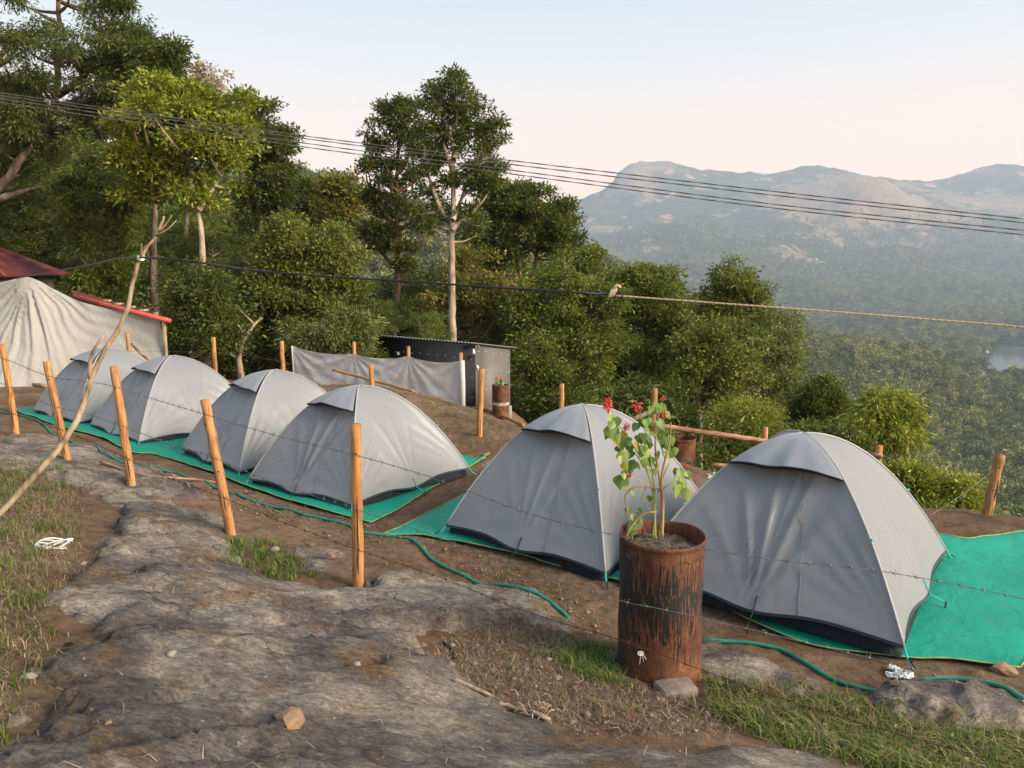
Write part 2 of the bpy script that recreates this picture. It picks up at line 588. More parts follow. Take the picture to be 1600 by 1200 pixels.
def mount_h(x, y):
    """far range: its crest line at RIDGE_Y, spurs and gullies running down to the valley"""
    rz = np.interp(x, _sky_x, _sky_z)
    q = np.clip((y - 2300.0) / (RIDGE_Y - 2300.0), 0, 1)
    prof = 0.38 * q + 0.62 * q ** 2.6
    back = np.clip((y - RIDGE_Y) / 1500.0, 0, 1)
    h = -150 + (rz + 150) * prof * (1 - 0.5 * back)
    amp = np.sin(np.pi * np.clip(q, 0, 1)) ** 1.0
    wx = x + 260 * vnoise(x / 900, y / 1200, 51)
    spur = 1 - np.abs(vnoise(wx / 620.0, y / 2600.0, 33)) * 2
    h = h + amp * (85 * spur + 60 * fbm(x / 420, y / 420, 4, 71))
    # rounded grassy knoll in front of the crest
    kx, ky = 2050.0, 4700.0
    h = h + 130 * np.exp(-((x - kx) / 430) ** 2 - ((y - ky) / 650) ** 2)
    h = h + sstep(0.55, 0.95, q) * (9 * fbm(x / 70, y / 70, 3, 15) + 14 * fbm(x / 210, y / 260, 3, 19))
    return h


def far_h(x, y):
    x = np.asarray(x, float)
    y = np.asarray(y, float)
    s = x * 0.75 + y * 0.66 - 9.0
    fall = np.where(s > 0, 0.52 * s, 0.02 * s)
    L = 150.0
    base = -L * (1 - np.exp(-np.maximum(fall, 0) / L * 1.15)) - np.minimum(fall, 0) * 0.5
    r = np.hypot(x, y)
    und = sstep(120, 500, r)
    base = base + und * 9 * fbm(x / 160, y / 160, 4, 5)
    # spur hill that comes in from the left in the middle of the valley
    ax, ay = 90.0, 640.0
    bx, by = 520.0, 960.0
    ex, ey = bx - ax, by - ay
    tt = np.clip(((x - ax) * ex + (y - ay) * ey) / (ex * ex + ey * ey), -0.6, 1.1)
    dd = np.hypot(x - ax - ex * tt, y - ay - ey * tt)
    base = base + np.maximum(0, 100 - 88 * np.clip(tt, -0.3, 1.1)) * np.exp(-(dd / 170) ** 2)
    # nearer hill on the left, seen between the trees
    base = base + 470 * np.exp(-((x + 1350) / 520) ** 2 - ((y - 1900) / 600) ** 2)
    m_ = sstep(2200, 2500, y)
    h = base * (1 - m_) + mount_h(x, y) * m_
    ld = sdf(LAKE, x, y)
    h = np.where(ld > -20, np.minimum(h, LAKE_Z + 3 - np.clip(ld, 0, 8)), h)
    h = np.where((ld <= -20) & (ld > -260), np.minimum(h, LAKE_Z + 3  + np.maximum(-ld - 20, 0) * 0.04 + 80 * sstep(180, 260, -ld)), h)
    return h


NX0, NX1, NY0, NY1 = -24.0, 20.0, -3.0, 34.0


def land_h(x, y):
    """one continuous land: surveyed near ground blending into the valley"""
    x = np.asarray(x, float)
    y = np.asarray(y, float)
    e = np.maximum.reduce([NX0 + 8 - x, x - (NX1 - 8), y - (NY1 - 8), np.zeros_like(x)])
    w = sstep(0, 8, e)
    n = near_h(np.clip(x, NX0 - 1, NX1 + 1), np.clip(y, NY0 - 1, NY1 + 1))
    return n * (1 - w) + far_h(x, y) * w


_tray = np.concatenate([np.linspace(1.5, 14, 700), np.linspace(14.05, 40, 400)])


def pg(px, py):
    """where the sight line through a pixel meets the smooth ground"""
    d = ray(px, py)
    P = d[None] * _tray[:, None]
    h = near_h(P[:, 0], P[:, 1])
    under = np.nonzero(P[:, 2] + CAMZ < h)[0]
    i = under[0] if len(under) else len(_tray) - 1
    return np.array((P[i, 0], P[i, 1], h[i]))


def gpoly(pts):
    return np.array([pg(*p)[:2] for p in pts])


ROCKS = [
    (gpoly([(-60, 1400), (-60, 1225), (10, 1170), (75, 1110), (60, 1050), (110, 1000), (85, 950), (140, 905), (170, 850), (240, 838), (330, 862), (420, 908), (520, 922), (620, 903), (720, 914), (820, 934), (900, 966), (955, 990), (945, 1008),
            (880, 988), (800, 962), (730, 958), (672, 996), (652, 1030), (680, 1060), (735, 1085), (800, 1108), (850, 1130), (890, 1160), (960, 1160), (1100, 1163), (1200, 1182), (1330, 1208), (1380, 1400)]), 0.10),
    (gpoly([(-40, 692), (0, 688), (60, 678), (110, 690), (180, 716), (240, 742), (310, 772), (340, 806), (350, 838), (362, 885), (250, 892), (180, 860), (170, 815), (150, 785), (100, 755), (0, 738), (-60, 740)]), 0.07),
    (gpoly([(448, 862), (500, 848), (548, 868), (560, 900), (470, 896)]), 0.05),
    (gpoly([(1090, 1012), (1160, 1006), (1210, 1013), (1252, 1035), (1292, 1078), (1240, 1092), (1150, 1080), (1090, 1052)]), 0.15),
    (gpoly([(1360, 1098), (1420, 1072), (1500, 1066), (1580, 1085), (1680, 1086), (1680, 1150), (1540, 1136), (1400, 1124)]), 0.13),
]
MUD = gpoly([(680, 1062), (735, 1080), (800, 1104), (850, 1128), (880, 1150), (830, 1140), (760, 1115), (690, 1085)])


near1 = gpoly([(18, 641), (60, 657), (110, 673), (140, 680), (165, 689), (207, 709), (240, 711), (290, 727), (332, 741), (400, 768), (475, 792), (540, 809), (580, 819)])
far1 = near1 + np.array((0.64, 0.77)) * 2.95
far1[-1] = pg(765, 712)[:2]
far1[-2] = near1[-2] + np.array((0.45, 0.9)) * 3.1
near2 = gpoly([(597, 838), (650, 838), (700, 848), (800, 870), (890, 893), (945, 908), (1020, 925), (1098, 945), (1147, 962), (1200, 988), (1270, 1012), (1345, 1026), (1410, 1034), (1470, 1036), (1525, 1042), (1593, 1053)])
far2 = np.array([pg(785, 742)[:2], (1.2, 9.6), pg(1112, 773)[:2], (3.4, 8.15), pg(1480, 843)[:2], pg(1545, 842)[:2], (5.35, 7.5), (6.0, 7.3)])
MATS = [np.concatenate([near1, far1[::-1]]), np.concatenate([near2, far2[::-1]])]


def soil_h(x, y):
    """walked earth with clods; smooth under the mats"""
    md = np.maximum(sdf(MATS[0], x, y), sdf(MATS[1], x, y))
    flat = 1 - sstep(-0.10, 0.02, md)
    h = near_h(x, y)
    h = h + flat * (0.012 * fbm(x * 4, y * 4, 4, 3) + 0.010 * np.abs(fbm(x * 11, y * 11, 3, 21)))
    rough = sstep(-0.2, 0.5, vnoise(x * 1.3, y * 1.3, 8))
    return h + flat * rough * 0.026 * np.abs(fbm(x * 6, y * 6, 4, 12, 0.6))


def rock_h(x, y):
    best = np.full(np.shape(x), -9.0)
    warp = 0.13 * fbm(x * 1.6, y * 1.6, 6, 41, 0.62)
    for poly, amp in ROCKS:
        d = sdf(poly, x, y) + warp
        b = np.where(d > 0, amp * (0.42 * (1 - np.exp(-d / 0.025)) + 0.58 * (1 - np.exp(-d / 0.30))) - 0.012, d * 0.8 - 0.012)
        best = np.maximum(best, b)
    # foliation: long swells and small broken ledges
    u_ = x * 0.86 + y * 0.5
    w_ = -x * 0.5 + y * 0.86
    rel = 0.05 * fbm(u_ * 0.9, w_ * 1.8, 3, 61)
    st = w_ * 2.2 + 1.3 * fbm(u_ * 0.7, w_ * 0.9, 5, 66)
    fr = st - np.floor(st)
    led = (fr - sstep(0.86, 0.95, fr)) * 0.075 * sstep(-0.25, 0.35, vnoise(u_ * 0.7, w_ * 1.1, 68))
    fine = 0.013 * fbm(u_ * 4, w_ * 7, 5, 64, 0.6)
    mask = sstep(-0.1, 0.02, best)
    return near_h(x, y) + best + mask * (rel + led + fine)


def top_h(x, y):
    return np.maximum(soil_h(x, y), rock_h(x, y))


def tz(x, y):
    return float(top_h(np.array([x]), np.array([y]))[0])


def axis(lo, hi, core_lo, core_hi, d0, grow):
    a = list(np.arange(core_lo, core_hi, d0))
    s = d0
    x = a[-1]
    while x < hi:
        s *= grow
        x += s
        a.append(min(x, hi))
    s = d0
    x = core_lo
    left = []
    while x > lo:
        s *= grow
        x -= s
        left.append(max(x, lo))
    return np.array(left[::-1] + a)


gx = axis(NX0, NX1, -4.6, 3.6, 0.036, 1.035)
gy = axis(NY0, NY1, 2.3, 7.6, 0.034, 1.022)
X, Y = np.meshgrid(gx, gy)
Zs = soil_h(X, Y)
w_edge = sstep(0, 8, np.maximum.reduce([NX0 + 8 - X, X - (NX1 - 8), Y - (NY1 - 8), np.zeros_like(X)]))
Zs = Zs * (1 - w_edge) + far_h(X, Y) * w_edge
obj('ground', Geo().grid(np.stack([X, Y, Zs], -1)).mesh('ground', True), M['soil'], kind='structure')
# bedrock sheet: comes through the earth where it stands higher
kx = gx[(gx > -9) & (gx < 6)]
ky = gy[(gy > 0.5) & (gy < 12)]
Xr, Yr = np.meshgrid(kx, ky)
Zr = rock_h(Xr, Yr)
Zsoil = soil_h(Xr, Yr)
G = Geo()
keep = (Zr > Zsoil - 0.12)
kq = keep[:-1, :-1] | keep[1:, :-1] | keep[:-1, 1:] | keep[1:, 1:]
b_ = Xr.shape[1]
ii, jj = np.nonzero(kq)
q = np.stack([ii * b_ + jj, ii * b_ + jj + 1, (ii + 1) * b_ + jj + 1, (ii + 1) * b_ + jj], -1)
used, inv = np.unique(q, return_inverse=True)
Pr = np.stack([Xr, Yr, Zr], -1).reshape(-1, 3)[used]
obj('rock_outcrop', np_mesh('rock_outcrop', Pr, inv.reshape(-1, 4), None, True), M['rock'], kind='structure')

# valley and mountains
def terrain_mat(name, far):
    m, nt, bs = new_mat(name)
    tc = nd(nt, 'ShaderNodeNewGeometry')
    vec = tc.outputs['Position']
    n1 = noise(nt, vec, 0.0016, 6, 0.6)
    n2 = noise(nt, vec, 0.02, 6, 0.7)
    n3 = noise(nt, vec, 0.006, 5, 0.6)
    n4 = noise(nt, vec, 0.09, 3, 0.6)
    forest = ramp(nt, n2, [(0.3, (0.016, 0.028, 0.012)), (0.5, (0.045, 0.066, 0.026)), (0.7, (0.11, 0.125, 0.045))])
    c = forest
    if far:
        grass = ramp(nt, n2, [(0.3, (0.18, 0.135, 0.075)), (0.6, (0.33, 0.235, 0.145))])
        earth = ramp(nt, n2, [(0.3, (0.36, 0.18, 0.125)), (0.6, (0.52, 0.29, 0.21))])
        sp = nd(nt, 'ShaderNodeSeparateXYZ')
        nt.links.new(vec, sp.inputs[0])
        # open grass on the knoll and the shoulders, bare cuttings lower down
        kn = nd(nt, 'ShaderNodeVectorMath', operation='DISTANCE')
        kn.inputs[1].default_value = (2080, 4650, 330)
        nt.links.new(vec, kn.inputs[0])
        kd = mth(nt, 'ADD', kn.outputs['Value'], mth(nt, 'MULTIPLY', mth(nt, 'SUBTRACT', n3, 0.5), 1500))
        c = mixc(nt, ramp(nt, mth(nt, 'DIVIDE', kd, 1000), [(0.50, (1, 1, 1)), (0.66, (0, 0, 0))]), c, grass)
        g2 = mth(nt, 'MULTIPLY', ramp(nt, sp.outputs['Z'], [(0.0, (0, 0, 0)), (1.0, (1, 1, 1))]), 1.0)
        c = mixc(nt, mth(nt, 'MULTIPLY', ramp(nt, n1, [(0.52, (0, 0, 0)), (0.60, (1, 1, 1))]), g2), c, grass)
        c = mixc(nt, ramp(nt, n3, [(0.60, (0, 0, 0)), (0.64, (1, 1, 1))]), c, earth)
    c = mixc(nt, 0.6, c, ramp(nt, n4, [(0.35, (0.4, 0.42, 0.4)), (0.6, (1.3, 1.3, 1.25))]), 'MULTIPLY')
    nt.links.new(c, bs.inputs['Base Color'])
    bs.inputs['Roughness'].default_value = 1.0
    bs.inputs['Specular IOR Level'].default_value = 0.0
    bump(nt, bs, mth(nt, 'ADD', n2, mth(nt, 'MULTIPLY', n4, 0.5)), 0.8, 14.0 if far else 5.0)
    return m


M['valley'] = terrain_mat('valley_forest_floor', False)
M['mountain'] = terrain_mat('mountain_slopes', True)
vx = np.unique(np.concatenate([np.sinh(np.linspace(-5.2, 5.4, 240)) * 22]))
vy = np.concatenate([np.linspace(-60, 30, 12), 30 + np.sinh(np.linspace(0.02, 5.35, 260)) * 22.2])
vy = vy[vy < 2460]
vy = np.append(vy, 2460)
X, Y = np.meshgrid(vx, vy)
Z = land_h(X, Y)
ins = np.minimum.reduce([X - NX0, NX1 - X, Y - NY0, NY1 - Y])
Z = Z - 4.0 * sstep(-0.5, 3.0, ins) - np.where(Y < 0, 0.0, 0.0)
Z = np.where(Y < -3, np.minimum(Z, 3.0) - 0.3, Z)
obj('valley', Geo().grid(np.stack([X, Y, Z], -1)).mesh('valley', True), M['valley'], kind='structure')
mx_ = np.arange(-3000, 6600, 30.0)
my_ = np.arange(2440, 6260, 30.0)
X, Y = np.meshgrid(mx_, my_)
obj('mountains', Geo().grid(np.stack([X, Y, far_h(X, Y)], -1)).mesh('mountains', True), M['mountain'], kind='structure')
# reservoir
m, nt, bs = new_mat('lake_water'); M['water'] = m
bs.inputs['Base Color'].default_value = (0.10, 0.12, 0.12, 1)
bs.inputs['Roughness'].default_value = 0.12
bump(nt, bs, noise(nt, coords(nt), 0.2, 3), 0.15, 0.3)
lc = LAKE.mean(0)
o_ = lc + (LAKE - lc) * 1.04
me = bpy.data.meshes.new('lake')
me.from_pydata([(p[0], p[1], LAKE_Z) for p in o_], [], [list(range(len(o_)))])
obj('lake', me, M['water'], kind='structure')
# ------------------------------------------------------------------ tents, mats
def fabric_mat(name, base, rough, bscale=2.0, bstr=0.25, trans=0.0):
    m, nt, bs = new_mat(name)
    v = coords(nt)
    f = noise(nt, v, 1.7, 4)
    weave = noise(nt, v, 160, 2)
    c = mixc(nt, 0.5, base, ramp(nt, f, [(0.3, (0.94, 0.94, 0.94)), (0.7, (1.04, 1.04, 1.03))]), 'MULTIPLY')
    nt.links.new(c, bs.inputs['Base Color'])
    bs.inputs['Roughness'].default_value = rough
    bs.inputs['Specular IOR Level'].default_value = 0.6
    bs.inputs['Sheen Weight'].default_value = 0.1
    wr = noise(nt, v, bscale * 2.2, 4, 0.5, 1.5)
    h = mth(nt, 'ADD', wr, mth(nt, 'MULTIPLY', weave, 0.02))
    bump(nt, bs, h, bstr, 0.05)
    return m


M['fly'] = fabric_mat('grey_flysheet', (0.208, 0.211, 0.218), 0.44, 1.2, 0.10)
M['hood'] = fabric_mat('grey_hood', (0.20, 0.21, 0.23), 0.42, 1.5, 0.08)
M['sleeve'] = fabric_mat('pale_sleeve', (0.33, 0.33, 0.325), 0.45)
M['seam'] = fabric_mat('grey_seam', (0.17, 0.17, 0.172), 0.5)
M['navy'] = fabric_mat('navy_floor', (0.010, 0.014, 0.022), 0.55, 5, 0.3)
for k_ in ('navy',):
    b_ = M[k_].node_tree.nodes['Principled BSDF']
    b_.inputs['Sheen Weight'].default_value = 0.0
    b_.inputs['Specular IOR Level'].default_value = 0.25
M['tape'] = fabric_mat('navy_tape', (0.022, 0.045, 0.065), 0.5)
M['teal'] = simple('teal_cord', [(0.3, (0.03, 0.42, 0.36)), (0.7, (0.06, 0.55, 0.47))], 20, 0.6, 0)
M['black'] = simple('black_plastic', [(0.3, (0.012, 0.012, 0.013)), (0.7, (0.025, 0.025, 0.026))], 20, 0.5, 0)
M['mesh'] = simple('dark_vent_mesh', [(0.3, (0.02, 0.022, 0.026)), (0.7, (0.04, 0.042, 0.048))], 90, 0.9, 0)


def tent(B, C, A, h, label, seed, crease, group='grey dome tents pitched in a row'):
    """A-B is the front side with the vent hood, B-C the right side"""
    rng = np.random.default_rng(seed)
    A, B, C = (np.array(p[:2], float) for p in (A, B, C))
    cen = (A + C) / 2
    D = A + C - B
    z0 = float(near_h(cen[0], cen[1])) + 0.03
    root = empty('dome_tent', (cen[0], cen[1], z0), label, 'tent', group)
    cor = {k: p - cen for k, p in zip('ABCD', (A, B, C, D))}
    zb = 0.085

    def arc(k, q):
        p = cor[k]
        r = 1 - q
        xy = p[None] * r[:, None]
        return np.concatenate([xy, (zb + (h - zb) * (1 - np.abs(r) ** 1.95))[:, None]], 1)

    nq, ns = 44, 72
    q = np.linspace(0, 1, nq) ** 1.0
    s = np.linspace(0, 1, ns)

    def panel_pts(k1, k2, q_, s_, front, off=None):
        a = arc(k1, q_)[:, None, :]
        b = arc(k2, q_)[:, None, :]
        S = s_[None, :, None]
        P = a * (1 - S) + b * S
        mid = (cor[k1] + cor[k2]) / 2
        out = np.append(mid / np.linalg.norm(mid), 0.25)
        qq = q_[:, None]
        ss = s_[None, :]
        bow = 4 * ss * (1 - ss)
        w = np.linalg.norm(cor[k1] - cor[k2])
        # taut cloth hollows between the poles, the hem is pulled out by its middle peg
        d = -0.045 * bow * np.sin(np.pi * qq ** 0.8)
        hem = np.exp(-qq / 0.10)
        pull = np.exp(-((ss - 0.5) / 0.16) ** 2)
        d = d + 0.05 * pull * np.exp(-qq / 0.22) - 0.05 * hem * bow * (0 if front else 1)
        # folds that run out from the middle peg and, fainter, from the corners
        X_ = (ss - 0.5) * w * (1 - qq * 0.9)
        Y_ = qq * 1.9 + 0.02
        ang = np.arctan2(X_, Y_)
        rr = np.hypot(X_, Y_)
        ph = rng.uniform(0, 6.28, 6)
        fold = (np.sin(ang * 17 + ph[0]) + 0.7 * np.sin(ang * 29 + ph[1]))
        fold = 1.6 * (1 - np.abs(np.sin(ang * 9 + ph[0] + 0.5 * np.sin(ang * 4)))) ** 2.2 - 0.5 + 0.6 * (1 - np.abs(np.sin(ang * 15 + ph[1]))) ** 3
        d = d + crease * (0.020 if front else 0.005) * fold * np.exp(-((ang) / 0.75) ** 2) * sstep(0.0, 0.2, rr) * (1 - sstep(0.45, 1.5, rr))
        for sgn, p_ in ((0.0, ph[2]), (1.0, ph[3])):
            X2 = np.abs(ss - sgn) * w * (1 - qq * 0.9)
            a2 = np.arctan2(X2, Y_)
            r2 = np.hypot(X2, Y_)
            d = d + 0.005 * np.sin(a2 * 21 + p_) * sstep(0.05, 0.3, r2) * (1 - sstep(0.4, 1.0, r2))
        d = d + 0.006 * vnoise(ss * 5 + seed, qq * 7 + seed * 3, 91) * bow
        d = d * np.minimum(1, bow * 3.5)
        if off is not None:
            d = d + off
        P = P + d[..., None] * out
        lift = 0.05 * bow * hem * (1 - 0.9 * pull)
        P[..., 2] += lift - 0.025 * hem * pull
        return P

    pans = {}
    for k1, k2, front in (('A', 'B', True), ('B', 'C', False), ('C', 'D', False), ('D', 'A', False)):
        P = panel_pts(k1, k2, q, s, front)
        pans[k1 + k2] = P
        obj('fly_panel', Geo().grid(P).mesh('fly_panel', True), M['fly'], root)
        # hem tape
        e = P[0].copy()
        n_ = np.append((cor[k1] + cor[k2]) / 2, 0)
        n_ = n_ / np.linalg.norm(n_)
        T = np.stack([e + n_ * 0.004 + np.array((0, 0, 0.012)), e + n_ * 0.006 - np.array((0, 0, 0.012))])
        obj('edge_tape', Geo().grid(T).mesh('edge_tape', True), M['tape'], root)
        # middle peg with cord
        mp = e[ns // 2]
        pg_ = mp + n_ * 0.13
        pg_[2] = 0.0
        g = Geo().tube(np.stack([P[2][ns // 2] + n_ * 0.01, mp + n_ * 0.008, pg_ + np.array((0, 0, .02))]), 0.005, 6)
        cd = obj('guy_cord', g.mesh('guy_cord', True), M['black'] if front else M['teal'], root)
        obj('peg', Geo().tube(np.stack([pg_ + np.array((0, 0, 0.035)), pg_ - n_ * 0.01 - np.array((0, 0, 0.08))]), 0.006, 6).mesh('peg'), M['black'], cd)
    for k in 'ABCD':
        a = arc(k, np.linspace(0, 1, 30))
        lift = np.array((0, 0, 0.004))
        obj('pole_sleeve', Geo().tube(a + lift, 0.010, 8).mesh('pole_sleeve', True), M['sleeve'], root)
        p = np.append(cor[k], 0.0)
        o_ = p / np.linalg.norm(p)
        g = Geo().tube(np.stack([a[0], p * 1.0 + o_ * 0.04 + np.array((0, 0, 0.03)), p + o_ * 0.10]), 0.008, 6)
        st = obj('corner_strap', g.mesh('corner_strap'), M['teal'], root)
        obj('peg', Geo().tube(np.stack([p + o_ * 0.06 + np.array((0, 0, .035)), p + o_ * 0.13 + np.array((0, 0, 0.0))]), 0.007, 6).mesh('peg'), M['black'], st)
        tg = a[9] + o_ * 0.012
        obj('toggle', Geo().tube(np.stack([tg, tg + o_ * 0.02 + np.array((0, 0, 0.008))]), 0.011, 6).mesh('toggle'), M['teal'], root)
    # dark floor tub inside the fly
    g = Geo()
    rows = []
    for zz, sc in ((0.0, 0.985), (0.09, 0.965), (0.16, 0.93)):
        ring = []
        for k1, k2 in ('AB', 'BC', 'CD', 'DA'):
            for tt in np.linspace(0, 1, 12, endpoint=False):
                bw = 4 * tt * (1 - tt)
                p = (cor[k1] * (1 - tt) + cor[k2] * tt) * (sc - 0.02 * bw)
                ring.append((p[0], p[1], zz - 0.01 + (0.012 * rng.uniform(-1, 1) if zz > 0 else 0)))
        ring.append(ring[0])
        rows.append(ring)
    obj('floor_tub', g.grid(np.array(rows)).mesh('floor_tub', True), M['navy'], root)
    # hood over the vent at the top of the front side
    qh = np.linspace(0, 1, 18)
    sh = np.linspace(0, 1, 34)
    base_q = 0.56
    qm = base_q + (0.985 - base_q) * qh
    Hd = panel_pts('A', 'B', qm, sh, True)
    mid = (cor['A'] + cor['B']) / 2
    out = np.append(mid / np.linalg.norm(mid), 0.55)
    fl = (1 - qh[:, None]) ** 1.3
    bow = 4 * sh[None] * (1 - sh[None])
    d = 0.016 + fl * (0.02 + 0.13 * bow ** 0.7) + 0.008 * np.sin(sh[None] * 21 + seed) * fl * bow
    # the lip sags between its corners
    Hd = Hd + d[..., None] * out
    Hd[..., 2] -= 0.012 * fl * np.cos(sh[None] * 9 + seed) * bow
    hood = obj('vent_hood', Geo().grid(Hd).mesh('vent_hood', True), M['hood'], root)
    lip = Hd[0]
    obj('hood_tape', Geo().tube(lip, 0.005, 6).mesh('hood_tape', True), M['tape'], hood)
    sk = np.stack([lip, lip - out * (0.3 * d[0])[:, None] - np.array((0, 0, 0.01))])
    obj('hood_lining', Geo().grid(sk).mesh('hood_lining', True), M['mesh'], hood)
    zc = panel_pts('A', 'B', np.linspace(0.0, 0.62, 30), np.array((0.66, 0.665)), True)[:, 0] + 0.004 * out
    obj('door_zip', Geo().tube(zc, 0.0035, 5).mesh('door_zip', True), M['seam'], root)
    # mesh vent under the hood
    V = panel_pts('A', 'B', np.linspace(0.60, 0.86, 8), np.linspace(0.16, 0.84, 16), True) + 0.012 * out
    obj('vent_mesh', Geo().grid(V).mesh('vent_mesh', True), M['mesh'], root)
    return root


def sq(B, C, side):
    """front-left corner of a square tent from its front and right corners"""
    B, C = np.array(B[:2]), np.array(C[:2])
    e = C - B
    n = np.array((-e[1], e[0]))
    return B + n / np.linalg.norm(n) * side


Z0 = 0.08
def tp(px, py):
    d = ray(px, py)
    t = (Z0 - CAMZ) / d[2]
    return d[:2] * t


B1, C1 = tp(1412, 1018), tp(1478, 866)
tent(B1, C1, sq(B1, C1, 2.10), 1.26, 'nearest grey dome tent, far right, sharp creases fanning up from its front peg', 3, 1.5)
A2, B2, C2 = tp(697, 826), tp(946, 902), tp(1105, 797)
tent(B2, C2, A2, 1.27, 'grey dome tent right behind the rusty planter drum, second from the right', 4, 0.55)
A3, B3, C3 = tp(407, 757), tp(550, 794), tp(733, 735)
A3 = B3 + (A3 - B3) * 1.14
tent(B3, C3, A3, 1.21, 'grey dome tent at the right end of the long green mat', 5, 1.3)
A4, B4 = tp(284, 702), tp(374, 738)
def right_of(A, B, side):
    e = A - B
    n = np.array((-e[1], e[0]))
    n = -n if n[0] < 0 else n
    return B + n / np.linalg.norm(n) * side
tent(B4, right_of(A4, B4, 2.05), A4, 1.22, 'grey dome tent third from the left, behind the tilted fence post', 6, 0.9)
A5, B5 = tp(141, 664), tp(217, 691)
tent(B5, right_of(A5, B5, 2.05), A5, 1.22, 'grey dome tent second from the left in the row', 7, 1.1)
A6, B6 = tp(52, 641), tp(120, 661)
tent(B6, right_of(A6, B6, 2.0), A6, 1.20, 'farthest grey dome tent at the left end, crossed by the forked dead branch', 8, 0.8)

# green shade-net mats
m, nt, bs = new_mat('green_net'); M['net'] = m
v = coords(nt)
f = noise(nt, v, 1.3, 6, 0.65)
wv = nd(nt, 'ShaderNodeTexWave'); wv.inputs['Scale'].default_value = 60; nt.links.new(v, wv.inputs['Vector'])
dirt = noise(nt, v, 4.5, 6, 0.7)
c = ramp(nt, f, [(0.3, (0.0, 0.20, 0.128)), (0.5, (0.003, 0.27, 0.175)), (0.7, (0.008, 0.34, 0.23))])
c = mixc(nt, ramp(nt, dirt, [(0.52, (0, 0, 0)), (0.80, (0.4, 0.4, 0.4))]), c, (0.07, 0.17, 0.10))
nt.links.new(c, bs.inputs['Base Color'])
bs.inputs['Roughness'].default_value = 0.6
bs.inputs['Specular IOR Level'].default_value = 0.3
bump(nt, bs, mth(nt, 'ADD', noise(nt, v, 5, 5, 0.6, 1.0), mth(nt, 'MULTIPLY', wv.outputs['Fac'], 0.03)), 0.5, 0.05)
M['hem'] = simple('yellow_hem', [(0.3, (0.12, 0.27, 0.09)), (0.7, (0.36, 0.40, 0.14))], 12, 0.8, 0.2, 0.004)


def mat_sheet(near, far, label, seed):
    def along(P, n):
        P = resample(np.c_[P, np.zeros(len(P))], 0.05)[:, :2]
        l = np.r_[0, np.cumsum(np.linalg.norm(np.diff(P, axis=0), axis=1))]
        s_ = np.linspace(0, l[-1], n)
        return np.c_[np.interp(s_, l, P[:, 0]), np.interp(s_, l, P[:, 1])]
    n = 150
    a, b = along(near, n), along(far, n)
    w = np.linspace(0, 1, 50)[:, None, None]
    XY = a[None] * (1 - w) + b[None] * w
    x, y = XY[..., 0], XY[..., 1]
    z = near_h(x, y) + 0.038 + 0.010 * fbm(x * 1.6, y * 1.6, 3, seed)
    edge = np.minimum.reduce([np.broadcast_to(np.linspace(0, 1, 50)[:, None], x.shape), np.broadcast_to(np.linspace(1, 0, 50)[:, None], x.shape), np.broadcast_to(np.linspace(0, 3, n)[None], x.shape), np.broadcast_to(np.linspace(3, 0, n)[None], x.shape)])
    z = z - 0.012 * (1 - sstep(0, 0.06, edge)) + 0.02 * np.maximum(0, vnoise(x * 2.2, y * 2.2, seed + 4)) * (1 - sstep(0, 0.2, edge))
    P = np.stack([x, y, z], -1)
    c0 = P.reshape(-1, 3).mean(0)
    root = empty('ground_mat', c0, label, 'mat', 'green ground mats under the tents')
    obj('net_sheet', Geo().grid(P).mesh('net_sheet', True, origin=c0), M['net'], root)
    g = Geo()
    for e in (P[0], P[-1], P[:, 0], P[:, -1]):
        g.tube(e + np.array((0, 0, 0.003)), 0.006, 6)
    obj('hem', g.mesh('hem', True, origin=c0), M['hem'], root)
    return root


mat_sheet(near1, far1, 'long green netting mat under the four farther tents', 3)
mat_sheet(near2, far2, 'green netting mat under the two nearest tents, reaching past the right tent', 9)
